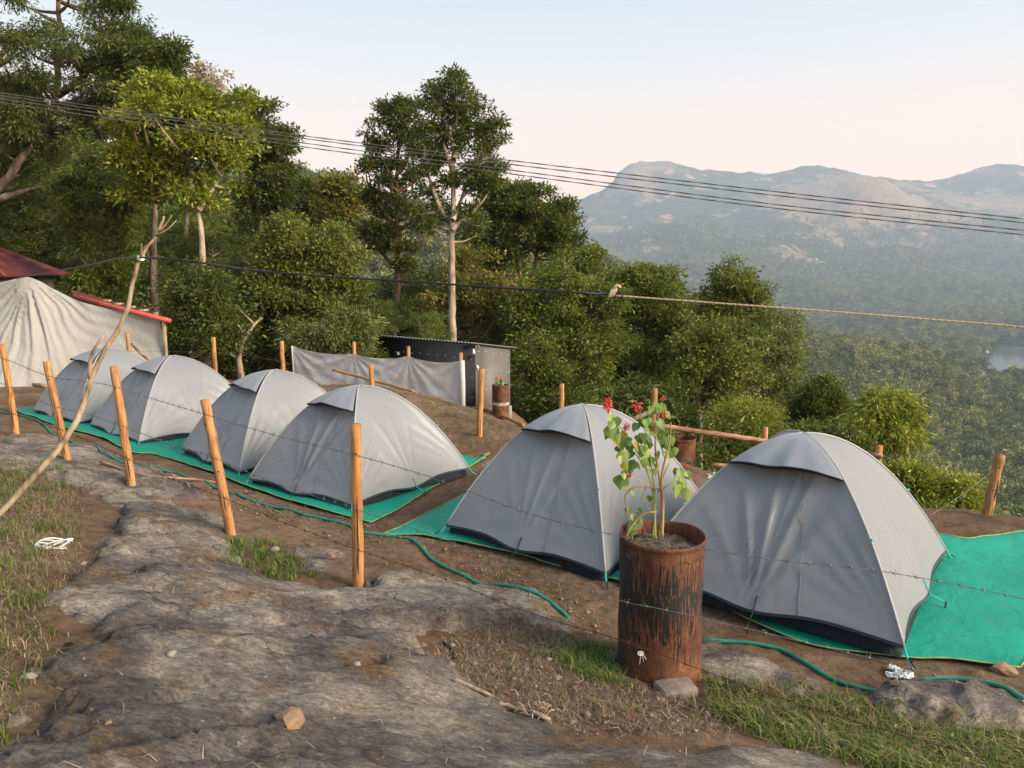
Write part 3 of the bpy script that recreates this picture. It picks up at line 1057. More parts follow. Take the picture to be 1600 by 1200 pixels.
# ------------------------------------------------------------------ fence
def post(px_top, py_top, px_b, py_b, t, rad, label, group, z_base=None, seed=0):
    """peeled round post; foot sunk into the ground, head cut flat"""
    rng = np.random.default_rng(100 + seed)
    top = at(px_top, py_top, t)
    if z_base is None:
        b = at(px_b, py_b, t)
        zb = tz(b[0], b[1])
    else:
        b = at(px_b, py_b, t)
        zb = tz(b[0], b[1])
    b[2] = zb
    b[1] = top[1] + (b[1] - top[1]) * 0.15
    L = np.linalg.norm(top - b)
    root = empty('fence_post', b, label, 'fence post', group)
    d = (top - b) / L
    n = 14
    s = np.linspace(-0.18 / L, 1, n)
    pts = s[:, None] * (top - b)[None]
    pts[1:-1, :2] += rng.uniform(-1, 1, (n - 2, 2)) * 0.005
    rr = rad * (1.06 - 0.10 * s) * (1 + rng.uniform(-0.03, 0.03, n))
    obj('shaft', Geo().tube(pts, rr, 12, True, 0.03, rng).mesh('shaft', True), M['wood'], root)
    sh = root.children[0].data
    sh.polygons.foreach_set('use_smooth', np.array([len(p.vertices) == 4 for p in sh.polygons]))
    # a drying crack down the lower half, facing the camera
    c0 = pts[2] + np.array((rad * 0.35, -rad * 0.93, 0))
    c1 = pts[int(n * rng.uniform(0.5, 0.75))] + np.array((rad * 0.25, -rad * 0.93, 0))
    cs = np.linspace(0, 1, 6)[:, None]
    obj('crack', Geo().tube(c0 + (c1 - c0) * cs + rng.uniform(-0.003, 0.003, (6, 3)), np.array((.3, 1, 1, 1, .8, .2)) * rad * 0.12, 5).mesh('crack'), M['wood_crack'], root)
    # flat sawn head
    g = Geo().tube(np.stack([pts[-1] - d * 0.002, pts[-1] + d * 0.004]), rad * 0.94, 12)
    obj('sawn_end', g.mesh('sawn_end'), M['wood'], root)
    for k in range(2):
        z = pts[int(n * (0.55 + 0.3 * k))] + np.array((rng.uniform(-.3, .3) * rad, -rad * 0.95, 0))
        obj('knot', Geo().tube(np.stack([z - np.array((0, .004, 0)), z - np.array((0, -.004, 0))]), rad * 0.16, 7).mesh('knot'), M['wood_crack'], root)
    return root


FG = 'peeled posts of the barbed wire fence'
FENCE = [(3, 537, 13, 680, 10.8, 'orange peeled fence post cut by the left picture edge'), (73, 565, 92, 730, 9.17, 'orange fence post crossed by the leaning dead branch'),
         (178, 573, 193, 766, 8.2, 'orange fence post in front of the second tent from left'), (320, 625, 350, 836, 6.86, 'tilted orange fence post beside the patch of green weeds'),
         (556, 663, 553, 920, 5.95, 'nearest tall orange fence post, upright at the rock edge')]
for i, (a, b, c, d, t, lab) in enumerate(FENCE):
    post(a, b, c, d, t, 0.043, lab, FG, seed=i)
BG = 'peeled posts along the back of the terrace'
BACK = [(199, 520, 200, 560, 16.8, 'back fence post in front of the beige tarpaulin'), (333, 527, 334, 605, 16.0, 'back fence post with dark forest behind, between tents'),
        (440, 533, 441, 580, 15.5, 'back fence post just left of the grey cloth screen'), (580, 570, 580, 605, 13.3, 'back fence post standing right above the tent at mat end'),
        (753, 577, 748, 690, 12.0, 'lone slanting post on the bare earth mound'), (878, 600, 878, 650, 14.0, 'short back post above the peak of the tent behind drum'),
        (1023, 607, 1021, 705, 12.6, 'back post rising behind the red flowering plant'), (1196, 668, 1193, 720, 12.6, 'back post holding the log rail left of the nearest tent'),
        (1374, 697, 1372, 740, 11.4, 'stout back post with log rail ends, right of nearest tent'), (1563, 711, 1549, 838, 8.3, 'single post at the far right terrace edge over the valley')]
for i, (a, b, c, d, t, lab) in enumerate(BACK):
    post(a, b, c, d, t, 0.05 if i in (6, 8, 9) else 0.045, lab, BG, seed=20 + i)
M['wire'] = simple('galvanised_wire', [(0.3, (0.12, 0.115, 0.11)), (0.7, (0.24, 0.235, 0.225))], 30, 0.45, 0, metallic=0.6)
M['rustwire'] = simple('rusty_wire', [(0.3, (0.035, 0.016, 0.010)), (0.7, (0.10, 0.04, 0.022))], 30, 0.8, 0)
WIRES = [
    ('galvanised top strand of barbed wire along the front fence', 'wire', [(-60, 543, 11.9), (2, 559, 10.74), (73, 587, 9.1), (120, 594, 8.7), (175, 603, 8.14), (245, 625, 7.4), (322, 648, 6.8), (430, 680, 6.3), (555, 711, 5.88), (680, 748, 5.5), (820, 800, 5.0), (960, 836, 4.62), (1030, 846, 4.55), (1100, 858, 4.52), (1230, 877, 4.45), (1380, 893, 4.35), (1600, 936, 4.2), (1800, 990, 4.0)]),
    ('middle strand of barbed wire passing across the rusty drum', 'wire', [(-60, 575, 11.9), (4, 600, 10.74), (76, 632, 9.1), (130, 645, 8.7), (184, 663, 8.14), (255, 690, 7.4), (331, 714, 6.8), (430, 755, 6.3), (554, 795, 5.88), (680, 838, 5.5), (820, 890, 5.0), (960, 936, 4.62), (1030, 951, 4.55), (1100, 967, 4.5), (1200, 990, 4.45), (1300, 1014, 4.4), (1430, 1046, 4.3), (1600, 1096, 4.2), (1800, 1150, 4.0)]),
    ('rusty lowest strand of barbed wire near the ground', 'rustwire', [(-60, 612, 11.9), (8, 642, 10.74), (86, 668, 9.1), (130, 685, 8.7), (187, 711, 8.14), (260, 745, 7.4), (337, 773, 6.8), (440, 815, 6.3), (553, 857, 5.88), (690, 903, 5.5), (820, 955, 5.0), (960, 997, 4.6), (1030, 1022, 4.5), (1100, 1048, 4.4), (1200, 1084, 4.25), (1330, 1125, 4.1), (1450, 1160, 4.0), (1620, 1205, 3.8), (1750, 1240, 3.7)]),
]
for lab, mt, pts in WIRES:
    P = resample([at(*p) for p in pts], 0.05)
    root = empty('barbed_wire', P[0], lab, 'wire', 'strands of the front fence')
    g = Geo()
    m_ = np.arange(len(P))
    off = 0.0028
    for ph in (0, math.pi):
        Q = P + np.stack([np.zeros(len(P)), np.cos(m_ * 1.3 + ph) * off, np.sin(m_ * 1.3 + ph) * off], -1)
        g.tube(Q, 0.0017, 4)
    obj('strand', g.mesh('strand', False, origin=P[0]), M[mt], root)
    g = Geo()
    rng = np.random.default_rng(5)
    l = np.r_[0, np.cumsum(np.linalg.norm(np.diff(P, axis=0), axis=1))]
    for s in np.arange(0.08, l[-1], 0.115):
        p = np.array([np.interp(s, l, P[:, k]) for k in range(3)])
        i = min(np.searchsorted(l, s), len(P) - 2)
        tn = (P[i + 1] - P[i]) / np.linalg.norm(P[i + 1] - P[i])
        g.tube(np.stack([p - tn * 0.007, p + tn * 0.007]), 0.0052, 5)
        for sg in (-1, 1):
            a = rng.uniform(0.2, 2.9)
            dr = np.array((0.25 * sg, math.cos(a), math.sin(a)))
            dr /= np.linalg.norm(dr)
            g.tube(np.stack([p - dr * 0.022 + tn * 0.006 * sg, p + dr * 0.022 + tn * 0.006 * sg]), np.array((0.0007, 0.0018)), 4)
    obj('barb', g.mesh('barb', origin=P[0]), M[mt], root, kind='stuff')
# thin strands of the back fence
for i, (lab, pts) in enumerate((('thin wire strung between the back posts near the grey screen', [(199, 548, 16.7), (333, 552, 15.9), (440, 565, 15.4), (553, 600, 14.5), (660, 620, 13), (750, 650, 11.93)]),
                                ('thin cord from the far right post down to the nearest tent', [(1552, 735, 8.25), (1500, 775, 7.9), (1452, 806, 7.45)]))):
    P = resample([at(*p) for p in pts], 0.2)
    obj('thin_wire', Geo().tube(P, 0.003, 4).mesh('thin_wire', origin=P[0]), M['wire'], None, P[0], lab, 'wire')


def pole(name, pts, r0, r1, mat, label, cat, group=None, seed=0, k=8, step=0.12):
    rng = np.random.default_rng(seed)
    P = resample(pts, step)
    P[1:-1] += rng.uniform(-1, 1, (len(P) - 2, 3)) * r0 * 0.16
    g = Geo().tube(P, np.linspace(r0, r1, len(P)), k, True, 0.07, rng)
    return obj(name, g.mesh(name, True, origin=P[0]), M[mat], None, P[0], label, cat, group)


def ground_at(px, py, up=0.0):
    p = pg(px, py)
    return np.array((p[0], p[1], tz(p[0], p[1]) + up))


pole('log_rail', [at(1020, 664, 12.55), at(1110, 677, 12.5), at(1200, 690, 12.5), at(1290, 700, 12.0), at(1378, 713, 11.35)], 0.045, 0.04, 'redpole', 'upper log rail of the back fence behind the nearest tent', 'rail', 'log rails of the back fence', 1)
pole('log_rail', [at(1112, 726, 12.4), at(1180, 734, 12.35), at(1280, 738, 12.0), at(1374, 728, 11.35)], 0.04, 0.038, 'redpole', 'lower log rail of the back fence near the grass', 'rail', 'log rails of the back fence', 2)
pole('log_rail', [at(985, 658, 12.6), at(1022, 640, 12.55)], 0.04, 0.035, 'deadwood', 'short slanting branch tied to post behind the red flowers', 'rail', None, 3)
pole('fallen_pole', [at(520, 578, 15.2), at(585, 595, 14.6), at(650, 613, 14.0)], 0.028, 0.026, 'wood', 'slender peeled pole leaning across the mound before the screen', 'pole', None, 4)
pole('fallen_pole', [ground_at(752, 643, .06), ground_at(785, 654, .06), ground_at(817, 668, .05)], 0.035, 0.035, 'wood', 'peeled pole lying on earth below the small drum by shed', 'pole', None, 5)
pole('fallen_pole', [ground_at(790, 656, .05), ground_at(828, 661, .05)], 0.03, 0.03, 'redpole', 'short reddish pole lying under the shed side drum', 'pole', None, 6)
pole('fallen_pole', [at(206, 538, 16.7), at(216, 548, 16.4), at(232, 562, 16.2)], 0.03, 0.028, 'redpole', 'slanting brace pole at the post before the tarpaulin', 'pole', None, 7)
pole('fallen_pole', [ground_at(-40, 603, .04), ground_at(20, 602, .04), ground_at(72, 606, .04)], 0.05, 0.045, 'deadwood', 'long pole lying on bare earth left of the farthest tent', 'pole', None, 8)
pole('fallen_pole', [ground_at(158, 738, .025), ground_at(215, 752, .025), ground_at(245, 756, .025), ground_at(310, 757, .025), ground_at(340, 758, .02)], 0.017, 0.014, 'redpole', 'thin dark red stick lying on soil behind the fence posts', 'stick', None, 9)

# forked dead branch that props up the cable
tip = at(-60, 850, 5.6)
tip[2] = tz(tip[0], tip[1]) - 0.05
root = empty('dead_branch', tip, 'long forked dead branch leaning across the left tents, propping the cable', 'branch')
main = resample([tip, at(0, 803, 5.9), at(60, 735, 6.0), at(100, 690, 6.1), at(128, 640, 6.2), at(142, 590, 6.3), at(165, 545, 6.35), at(195, 495, 6.4), at(210, 430, 6.45), at(222, 400, 6.5), at(240, 372, 6.5), at(252, 350, 6.5), at(256, 338, 6.5)], 0.09)
rng = np.random.default_rng(3)
main[1:] += rng.uniform(-.007, .007, (len(main) - 1, 3))
rb = np.interp(np.linspace(0, 1, len(main)), (0, .45, .75, 1), (0.024, 0.022, 0.016, 0.008))
obj('stem', Geo().tube(main, rb, 9, True, 0.06, rng).mesh('stem', True, origin=tip), M['deadwood'], root)
for pts, r0, r1 in (([at(141, 592, 6.3), at(141, 565, 6.28), at(148, 545, 6.26), at(163, 522, 6.24)], .02, .009), ([at(247, 362, 6.5), at(258, 352, 6.5), at(269, 336, 6.48)], .011, .004),
                    ([at(244, 368, 6.5), at(262, 358, 6.46), at(276, 344, 6.44)], .011, .004), ([at(222, 402, 6.5), at(221, 392, 6.49), at(221, 380, 6.48)], .012, .007), ([at(223, 400, 6.5), at(226, 385, 6.52)], .009, .005)):
    P = resample(pts, 0.06)
    obj('fork', Geo().tube(P, np.linspace(r0, r1, len(P)), 7, True, 0.05, rng).mesh('fork', True, origin=tip), M['deadwood'], root)
M['rope'] = simple('yellow_rope', [(0.3, (0.34, 0.27, 0.15)), (0.7, (0.56, 0.47, 0.30))], 60, 0.85, 0.6, 0.004)
M['string'] = simple('white_string', [(0.3, (0.55, 0.54, 0.50)), (0.7, (0.75, 0.73, 0.70))], 60, 0.85, 0.3, 0.004)
g = Geo()
for k in range(4):
    a = np.linspace(0, 2 * math.pi, 14)
    c0 = at(220, 403 + k * 1.6 - 2, 6.47)
    g.tube(np.stack([c0[0] + 0.026 * np.cos(a), c0[1] + 0.026 * np.sin(a), c0[2] + 0.006 * np.sin(a * 2)], -1), 0.006, 5)
obj('lashing', g.mesh('lashing', True, origin=tip), M['string'], root)

# cable and rope
M['cable'] = simple('black_cable', [(0.3, (0.010, 0.011, 0.013)), (0.7, (0.022, 0.023, 0.026))], 20, 0.45, 0)
P = resample([at(-70, 452, 21), at(0, 441, 18.8), at(46, 431, 17.3), at(130, 416, 11.5), at(220, 402, 6.42), at(420, 425, 6.3), at(640, 440, 6.15), at(820, 452, 6.05), at(952, 460, 6.0)], 0.25)
obj('cable', Geo().tube(P, 0.0085, 8).mesh('cable', True, origin=P[0]), M['cable'], None, P[0], 'black cable strung from the house over the forked branch to a knot', 'cable')
R = resample([at(950, 461, 6.0), at(1100, 472, 5.9), at(1300, 487, 5.75), at(1600, 511, 5.5), at(1900, 538, 5.2)], 0.02)
i_ = np.arange(len(R))
g = Geo()
for ph in (0, 2.1, 4.2):
    g.tube(R + np.stack([np.zeros(len(R)), np.cos(i_ * 0.9 + ph) * 0.0045, np.sin(i_ * 0.9 + ph) * 0.0036], -1), 0.0042, 5)
rope = empty('rope', R[0], 'tan twisted rope knotted to the cable, running off to the right', 'rope')
obj('strand', g.mesh('strand', True, origin=R[0]), M['rope'], rope)
kc = at(957, 459, 5.98)
g = Geo()
for k in range(4):
    a = np.linspace(0, 2 * math.pi, 16)
    x0 = (k - 1.5) * 0.012
    g.tube(np.stack([kc[0] + x0 + 0.012 * np.sin(a), kc[1] + 0.022 * np.cos(a), kc[2] + 0.03 * np.sin(a) + 0.004 * k], -1), 0.008, 6)
g.tube(resample([kc + (0.0, 0, .025), kc + (0.012, -.01, .05), kc + (0.03, -.01, .062), kc + (.05, -.01, .058), kc + (.056, -.01, .045)], .008), np.r_[np.full(3, .008), np.full(len(resample([kc + (0.0, 0, .025), kc + (0.012, -.01, .05), kc + (0.03, -.01, .062), kc + (.05, -.01, .058), kc + (.056, -.01, .045)], .008)) - 3, .012)], 7)
obj('knot', g.mesh('knot', True, origin=R[0]), M['rope'], rope)
a = np.linspace(0, 2 * math.pi, 20)
g = Geo().tube(np.stack([kc[0] + .05 + .03 * np.cos(a), kc[1] + 0 * a, kc[2] - .012 + .022 * np.sin(a)], -1), .007, 6)
obj('cable_loop', g.mesh('cable_loop', True, origin=R[0]), M['cable'], rope)
# overhead lines
M['line'] = simple('power_line', [(0.3, (0.10, 0.095, 0.085)), (0.7, (0.20, 0.19, 0.17))], 40, 0.6, 0, metallic=0.3)
LINES = [('topmost overhead power line crossing the sky', [(0, 145), (450, 209), (800, 251), (1200, 298), (1600, 342)]), ('second overhead power line from the top', [(0, 149), (450, 213), (800, 257), (1200, 304), (1600, 348)]),
         ('third overhead power line from the top', [(0, 154), (450, 220), (800, 266), (1200, 318), (1600, 360)]), ('lowest overhead power line crossing the mountain', [(0, 160), (450, 226), (800, 272), (1200, 324), (1600, 367)])]
for lab, pts in LINES:
    a_, b_ = np.array(pts[0]), np.array(pts[1])
    pts = [tuple(a_ - (b_ - a_) * 0.45)] + pts + [(1850, pts[-1][1] + (pts[-1][1] - pts[-2][1]) * 0.62)]
    P = resample([at(x, y, 11.6 - x * 0.0016) for x, y in pts], 0.09)
    i_ = np.arange(len(P))
    g = Geo()
    for ph in (0, math.pi):
        g.tube(P + np.stack([np.zeros(len(P)), np.cos(i_ * 0.9 + ph) * .004, np.sin(i_ * 0.9 + ph) * .004], -1), 0.0045, 5)
    obj('power_line', g.mesh('power_line', True, origin=P[0]), M['line'], None, P[0], lab, 'power line', 'overhead power lines')

# ------------------------------------------------------------------ rusty drums
def rust_mat(name, soot, seed):
    m, nt, bs = new_mat(name)
    v = coords(nt)
    vd = coords(nt, (1, 1, 0.07))
    n1 = noise(nt, v, 5 + seed, 7, 0.65)
    n2 = noise(nt, v, 38, 6, 0.7)
    n3 = noise(nt, vd, 85, 6, 0.7)
    sp = nd(nt, 'ShaderNodeSeparateXYZ')
    nt.links.new(coords(nt), sp.inputs[0])
    c = ramp(nt, n1, [(0.3, (0.055, 0.020, 0.012)), (0.48, (0.13, 0.046, 0.022)), (0.62, (0.21, 0.088, 0.036)), (0.76, (0.33, 0.19, 0.09))])
    c = mixc(nt, 0.7, c, ramp(nt, n2, [(0.3, (0.5, 0.47, 0.45)), (0.55, (1, 1, 1)), (0.75, (1.3, 1.2, 1.1))]), 'MULTIPLY')
    # tar runs, thick from the rim down to mid height
    drip = mth(nt, 'ADD', n3, mth(nt, 'MULTIPLY', mth(nt, 'ABSOLUTE', mth(nt, 'SUBTRACT', sp.outputs['Z'], 0.60)), -0.42))
    drip = mth(nt, 'ADD', drip, mth(nt, 'MULTIPLY', mth(nt, 'SUBTRACT', n1, 0.5), 0.35))
    if soot > 0:
        c = mixc(nt, ramp(nt, drip, [(0.42, (0, 0, 0)), (0.45, (1, 1, 1))]), c, (0.014, 0.012, 0.011))
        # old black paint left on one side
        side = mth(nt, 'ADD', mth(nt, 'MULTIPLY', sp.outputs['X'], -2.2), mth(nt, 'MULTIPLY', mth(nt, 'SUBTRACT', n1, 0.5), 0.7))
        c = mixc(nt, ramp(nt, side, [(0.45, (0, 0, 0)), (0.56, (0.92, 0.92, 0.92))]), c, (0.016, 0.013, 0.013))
    else:
        c = mixc(nt, ramp(nt, drip, [(0.50, (0, 0, 0)), (0.60, (0.75, 0.75, 0.75))]), c, (0.03, 0.018, 0.014))
    nt.links.new(c, bs.inputs['Base Color'])
    bs.inputs['Roughness'].default_value = 0.72
    bs.inputs['Specular IOR Level'].default_value = 0.4
    bump(nt, bs, mth(nt, 'ADD', n2, mth(nt, 'MULTIPLY', n3, 0.4)), 0.45, 0.008)
    return m


M['rust'] = rust_mat('rusty_tarred_steel', 1, 0)
M['rust2'] = rust_mat('rusty_steel', 0, 1)
M['potsoil'] = simple('potting_soil', [(0.3, (0.045, 0.028, 0.018)), (0.5, (0.12, 0.08, 0.052)), (0.7, (0.24, 0.18, 0.125))], 22, 0.95, 1.0, 0.03)


def drum(base, dia, height, label, mat, seed, dent=0.012, tilt=0.0):
    root = empty('steel_drum', base, label, 'drum', 'rusty steel drums')
    k = 48
    rng = np.random.default_rng(seed)
    a = np.linspace(0, 2 * math.pi, k + 1)
    R = dia / 2
    prof = [(0.94, 0.0), (1.0, 0.008), (1.012, 0.02), (1.0, 0.035)]
    for z in np.linspace(0.06, 0.94, 26):
        rr = 1.0
        for zc in (0.36, 0.66):
            rr += 0.013 * math.exp(-((z - zc) / 0.014) ** 2)
        prof.append((rr, z))
    prof += [(1.0, 0.965), (1.018, 0.972), (1.026, 0.985), (1.018, 0.997), (1.0, 1.0), (0.982, 0.994), (0.978, 0.97), (0.975, 0.86)]
    P = []
    for r, z in prof:
        d = dent * (vnoise(np.cos(a) * 1.6 + seed, np.sin(a) * 1.6 + z * 3, seed) + 0.5 * vnoise(np.cos(a) * 4, np.sin(a) * 4 + z * 6, seed + 1))
        d[-1] = d[0]
        P.append(np.stack([(R * r + d) * np.cos(a), (R * r + d) * np.sin(a), np.full_like(a, z * height) + 0.3 * d * (z > 0.9)], -1))
    obj('shell', Geo().grid(P).mesh('shell', True), mat, root)
    rr = np.linspace(0, 0.985, 14)
    S = []
    for r in rr:
        x, y = r * R * np.cos(a), r * R * np.sin(a)
        S.append(np.stack([x, y, height * 0.90 + 0.03 * (1 - r * r) + 0.016 * fbm(x * 14, y * 14, 3, seed)], -1))
    obj('soil_fill', Geo().grid(S).mesh('soil_fill', True), M['potsoil'], root)
    return root


db = at(1029, 1030, 5.12)
db[2] = tz(db[0], db[1]) - 0.015
DRUM_H = at(1029, 823, 5.12)[2] - db[2]
DRUM = drum(tuple(db), 0.55, DRUM_H, 'large rusty tar-streaked oil drum used as planter, on the rock foreground', M['rust'], 2)
d2 = at(782, 646, 20.2)
d2[2] = tz(d2[0], d2[1]) - 0.05
drum(tuple(d2), 0.44, at(782, 600, 20.2)[2] - d2[2], 'small brown rusty drum planter beside the black shed', M['rust2'], 5, 0.006)
b = at(782, 629, 20.2)
a = np.linspace(0, 2 * math.pi, 33)
M['whiteband'] = simple('chalky_band', [(0.35, (0.28, 0.17, 0.11)), (0.6, (0.62, 0.56, 0.48))], 9, 0.9, 0.2)
dr2 = [o for o in bpy.data.objects if o.name.startswith('steel_drum')][-1]
zb_ = b[2] - d2[2]
obj('pale_band', Geo().grid([np.stack([0.226 * np.cos(a), 0.226 * np.sin(a), np.full_like(a, zb_ + dz)], -1) for dz in (-.04, .04)]).mesh('pale_band', True), M['whiteband'], dr2)
d3 = at(1064, 728, 13.2)
d3[2] = tz(d3[0], d3[1]) - 0.03
drum(tuple(d3), 0.46, at(1064, 682, 13.2)[2] - d3[2], 'rust-red drum half hidden behind the tent, by the log rails', M['rust2'], 8, 0.02)

# brick slab under the planter drum
p = ground_at(1055, 1083)
M['brick'] = simple('weathered_block', [(0.3, (0.13, 0.10, 0.08)), (0.7, (0.27, 0.215, 0.175))], 14, 0.9, 0.5, 0.01)
g = Geo().box((0, 0, 0), (0.24, 0.16, 0.09))
me = g.mesh('stone_block')
o = obj('stone_block', me, M['brick'], None, (p[0], p[1], tz(p[0], p[1]) + 0.025), 'flat brown block wedged under the front of the big drum', 'block')
o.rotation_euler = (0.08, 0.03, 0.35)
bv = o.modifiers.new('bevel', 'BEVEL'); bv.width = 0.015; bv.segments = 2
p = at(796, 642, 20.3)
me = Geo().box((0, 0, 0), (0.12, 0.2, 0.34)).mesh('stone_block')
o = obj('stone_block', me, simple('pale_block', [(0.3, (0.34, 0.31, 0.27)), (0.7, (0.52, 0.48, 0.42))], 9, 0.9, 0.4), None, (p[0], p[1], tz(p[0], p[1]) + 0.15), 'pale upright block between the small drum and shed corner', 'block')
bv = o.modifiers.new('bevel', 'BEVEL'); bv.width = 0.012; bv.segments = 2

# ------------------------------------------------------------------ scarlet sage in the big drum
def stem_mat(name, a_, b_): return simple(name, [(0.35, a_), (0.65, b_)], 9, 0.6, 0.3, 0.003, (1, 1, 0.3))
M['stem_w'] = stem_mat('woody_stem', (0.19, 0.10, 0.045), (0.40, 0.27, 0.12))
M['stem_g'] = stem_mat('green_stem', (0.17, 0.20, 0.05), (0.30, 0.34, 0.10))


def petal_mat(name, a_, b_, trans=0.3):
    m, nt, bs = new_mat(name)
    oi = nd(nt, 'ShaderNodeObjectInfo')
    c = ramp(nt, oi.outputs['Random'], [(0.0, a_), (1.0, b_)])
    v = coords(nt)
    c = mixc(nt, 0.6, c, ramp(nt, noise(nt, v, 40, 3), [(0.3, (0.75, 0.75, 0.75)), (0.7, (1.2, 1.2, 1.1))]), 'MULTIPLY')
    nt.links.new(c, bs.inputs['Base Color'])
    bs.inputs['Roughness'].default_value = 0.45
    tr = nd(nt, 'ShaderNodeBsdfTranslucent')
    nt.links.new(c, tr.inputs['Color'])
    mx = nd(nt, 'ShaderNodeMixShader')
    mx.inputs[0].default_value = trans
    nt.links.new(bs.outputs[0], mx.inputs[1])
    nt.links.new(tr.outputs[0], mx.inputs[2])
    nt.links.new(mx.outputs[0], nt.nodes['Material Output'].inputs['Surface'])
    return m


M['lf_g'] = petal_mat('sage_leaf', (0.09, 0.18, 0.03), (0.26, 0.36, 0.07))
M['lf_l'] = petal_mat('pale_sage_leaf', (0.22, 0.30, 0.07), (0.34, 0.40, 0.12))
M['lf_y'] = petal_mat('yellow_leaf', (0.50, 0.38, 0.04), (0.60, 0.50, 0.07))
M['fl_r'] = petal_mat('scarlet_flower', (0.72, 0.03, 0.03), (0.80, 0.12, 0.10))


def heart_mesh(name, curl):
    """heart shaped leaf hanging from its stalk at the origin, tip towards -z"""
    P = []
    for v_ in np.linspace(0, 1, 9):
        w = 0.5 * math.sin(math.pi * min(1, v_ * 1.0) ** 0.62) * (1 - v_ * 0.18) + 0.02 * (1 - v_)
        row = []
        for u_ in np.linspace(-1, 1, 7):
            back = 0.14 * (1 - abs(abs(u_) - 0.55)) * (1 - v_) * (abs(u_) > 0.1)
            row.append((u_ * w * 0.92, -curl * v_ * v_ * 0.5 + 0.16 * abs(u_) * w * 2 * 0.6, -v_ + back + curl * 0.1 * v_ * v_))
        P.append(row)
    return Geo().grid(np.array(P)).mesh(name, True)


HEART = {}
for mk in ('lf_g', 'lf_l', 'lf_y'):
    for cv in (0.2, 0.6):
        me = heart_mesh('leaf', cv)
        me.materials.append(M[mk])
        HEART[mk, cv] = me
g = Geo()
for k in range(9):
    a = k * 2.4
    z = k / 9
    dr = np.array((math.cos(a) * 0.5, math.sin(a) * 0.5, 0.55))
    b0 = np.array((0, 0, z * 0.8))
    g.tube(np.stack([b0, b0 + dr * 0.35, b0 + dr * 0.8 + (0, 0, -.05)]), np.array((0.03, 0.06, 0.085)) * (1.25 - 0.5 * z), 5)
FLOWER = g.mesh('flower', True)
FLOWER.materials.append(M['fl_r'])


def plant(base, stems, leaves, flowers, t0, label, seed, scale=1.0, cat='plant', dy=0.10):
    rng = np.random.default_rng(seed)
    root = empty('flowering_plant', base, label, cat)
    base = np.asarray(base)
    for pts, r0, r1, mt in stems:
        n = len(pts)
        off = rng.uniform(-dy, dy)
        P = resample([at(x, y, t0 + off * i / n) for i, (x, y) in enumerate(pts)], 0.03 * scale)
        obj('stem', Geo().tube(P, np.linspace(r0, r1, len(P)), 6, True, 0.1, rng).mesh('stem', True, origin=base), M[mt], root)
    extra = [(x + rng.uniform(-9, 9), y + rng.uniform(-6, 10), size * rng.uniform(0.45, 0.75), mk if rng.random() > 0.15 else 'l') for (x, y, size, mk) in leaves if mk != 'y' and t0 < 10]
    for (x, y, size, mk) in list(leaves) + extra:
        o = bpy.data.objects.new('leaf', HEART[{'g': 'lf_g', 'l': 'lf_l', 'y': 'lf_y'}[mk], rng.choice((0.2, 0.6))])
        COL.objects.link(o)
        o.parent = root
        p = at(x, y - size * 0.45, t0 + rng.uniform(-dy, dy)) - base
        o.location = p
        s = size / FPX * t0 * 1.08
        o.scale = (s, s, s)
        o.rotation_euler = (rng.uniform(-0.75, 0.35), rng.uniform(-0.6, 0.6), rng.uniform(-1.0, 1.0))
    for (x, y, size) in flowers:
        o = bpy.data.objects.new('flower', FLOWER)
        COL.objects.link(o)
        o.parent = root
        p = at(x, y + size * 0.4, t0 + rng.uniform(-dy, dy) * 0.6) - base
        o.location = p
        s = size / FPX * t0 * 1.35
        o.scale = (s, s, s)
        o.rotation_euler = (rng.uniform(-0.5, 0.5), rng.uniform(-0.7, 0.3), rng.uniform(0, 6))
    return root


W, Gs = 'stem_w', 'stem_g'
STEMS = [([(1030, 842), (1034, 800), (1032, 760), (1024, 700), (1026, 650), (1022, 626)], .011, .004, W), ([(1024, 842), (1022, 790), (1014, 740), (992, 700), (970, 668), (955, 645)], .009, .003, Gs),
         ([(1034, 840), (1036, 790), (1034, 745), (1046, 690), (1048, 660)], .012, .004, W), ([(1020, 842), (1024, 790), (1018, 730), (1012, 690), (1003, 655), (998, 636)], .009, .003, Gs),
         ([(1028, 765), (1012, 760), (990, 762), (978, 772), (977, 785), (984, 815)], .006, .003, W), ([(1033, 766), (1046, 757), (1060, 751), (1068, 754), (1069, 772)], .005, .003, Gs),
         ([(1026, 800), (1008, 802), (992, 815), (982, 832), (976, 852)], .008, .004, W), ([(1020, 765), (1010, 735), (995, 712), (990, 705)], .006, .003, Gs), ([(1028, 770), (1040, 735), (1048, 722)], .005, .003, Gs),
         ([(1016, 800), (1003, 778), (1010, 760)], .005, .003, Gs), ([(1014, 760), (1000, 752), (990, 746), (982, 750)], .004, .002, Gs), ([(988, 838), (984, 860), (970, 880), (962, 866)], .004, .002, W), ([(1027, 660), (1032, 640), (1034, 628)], .004, .003, Gs), ([(1040, 720), (1030, 690), (1015, 670)], .005, .003, Gs)]
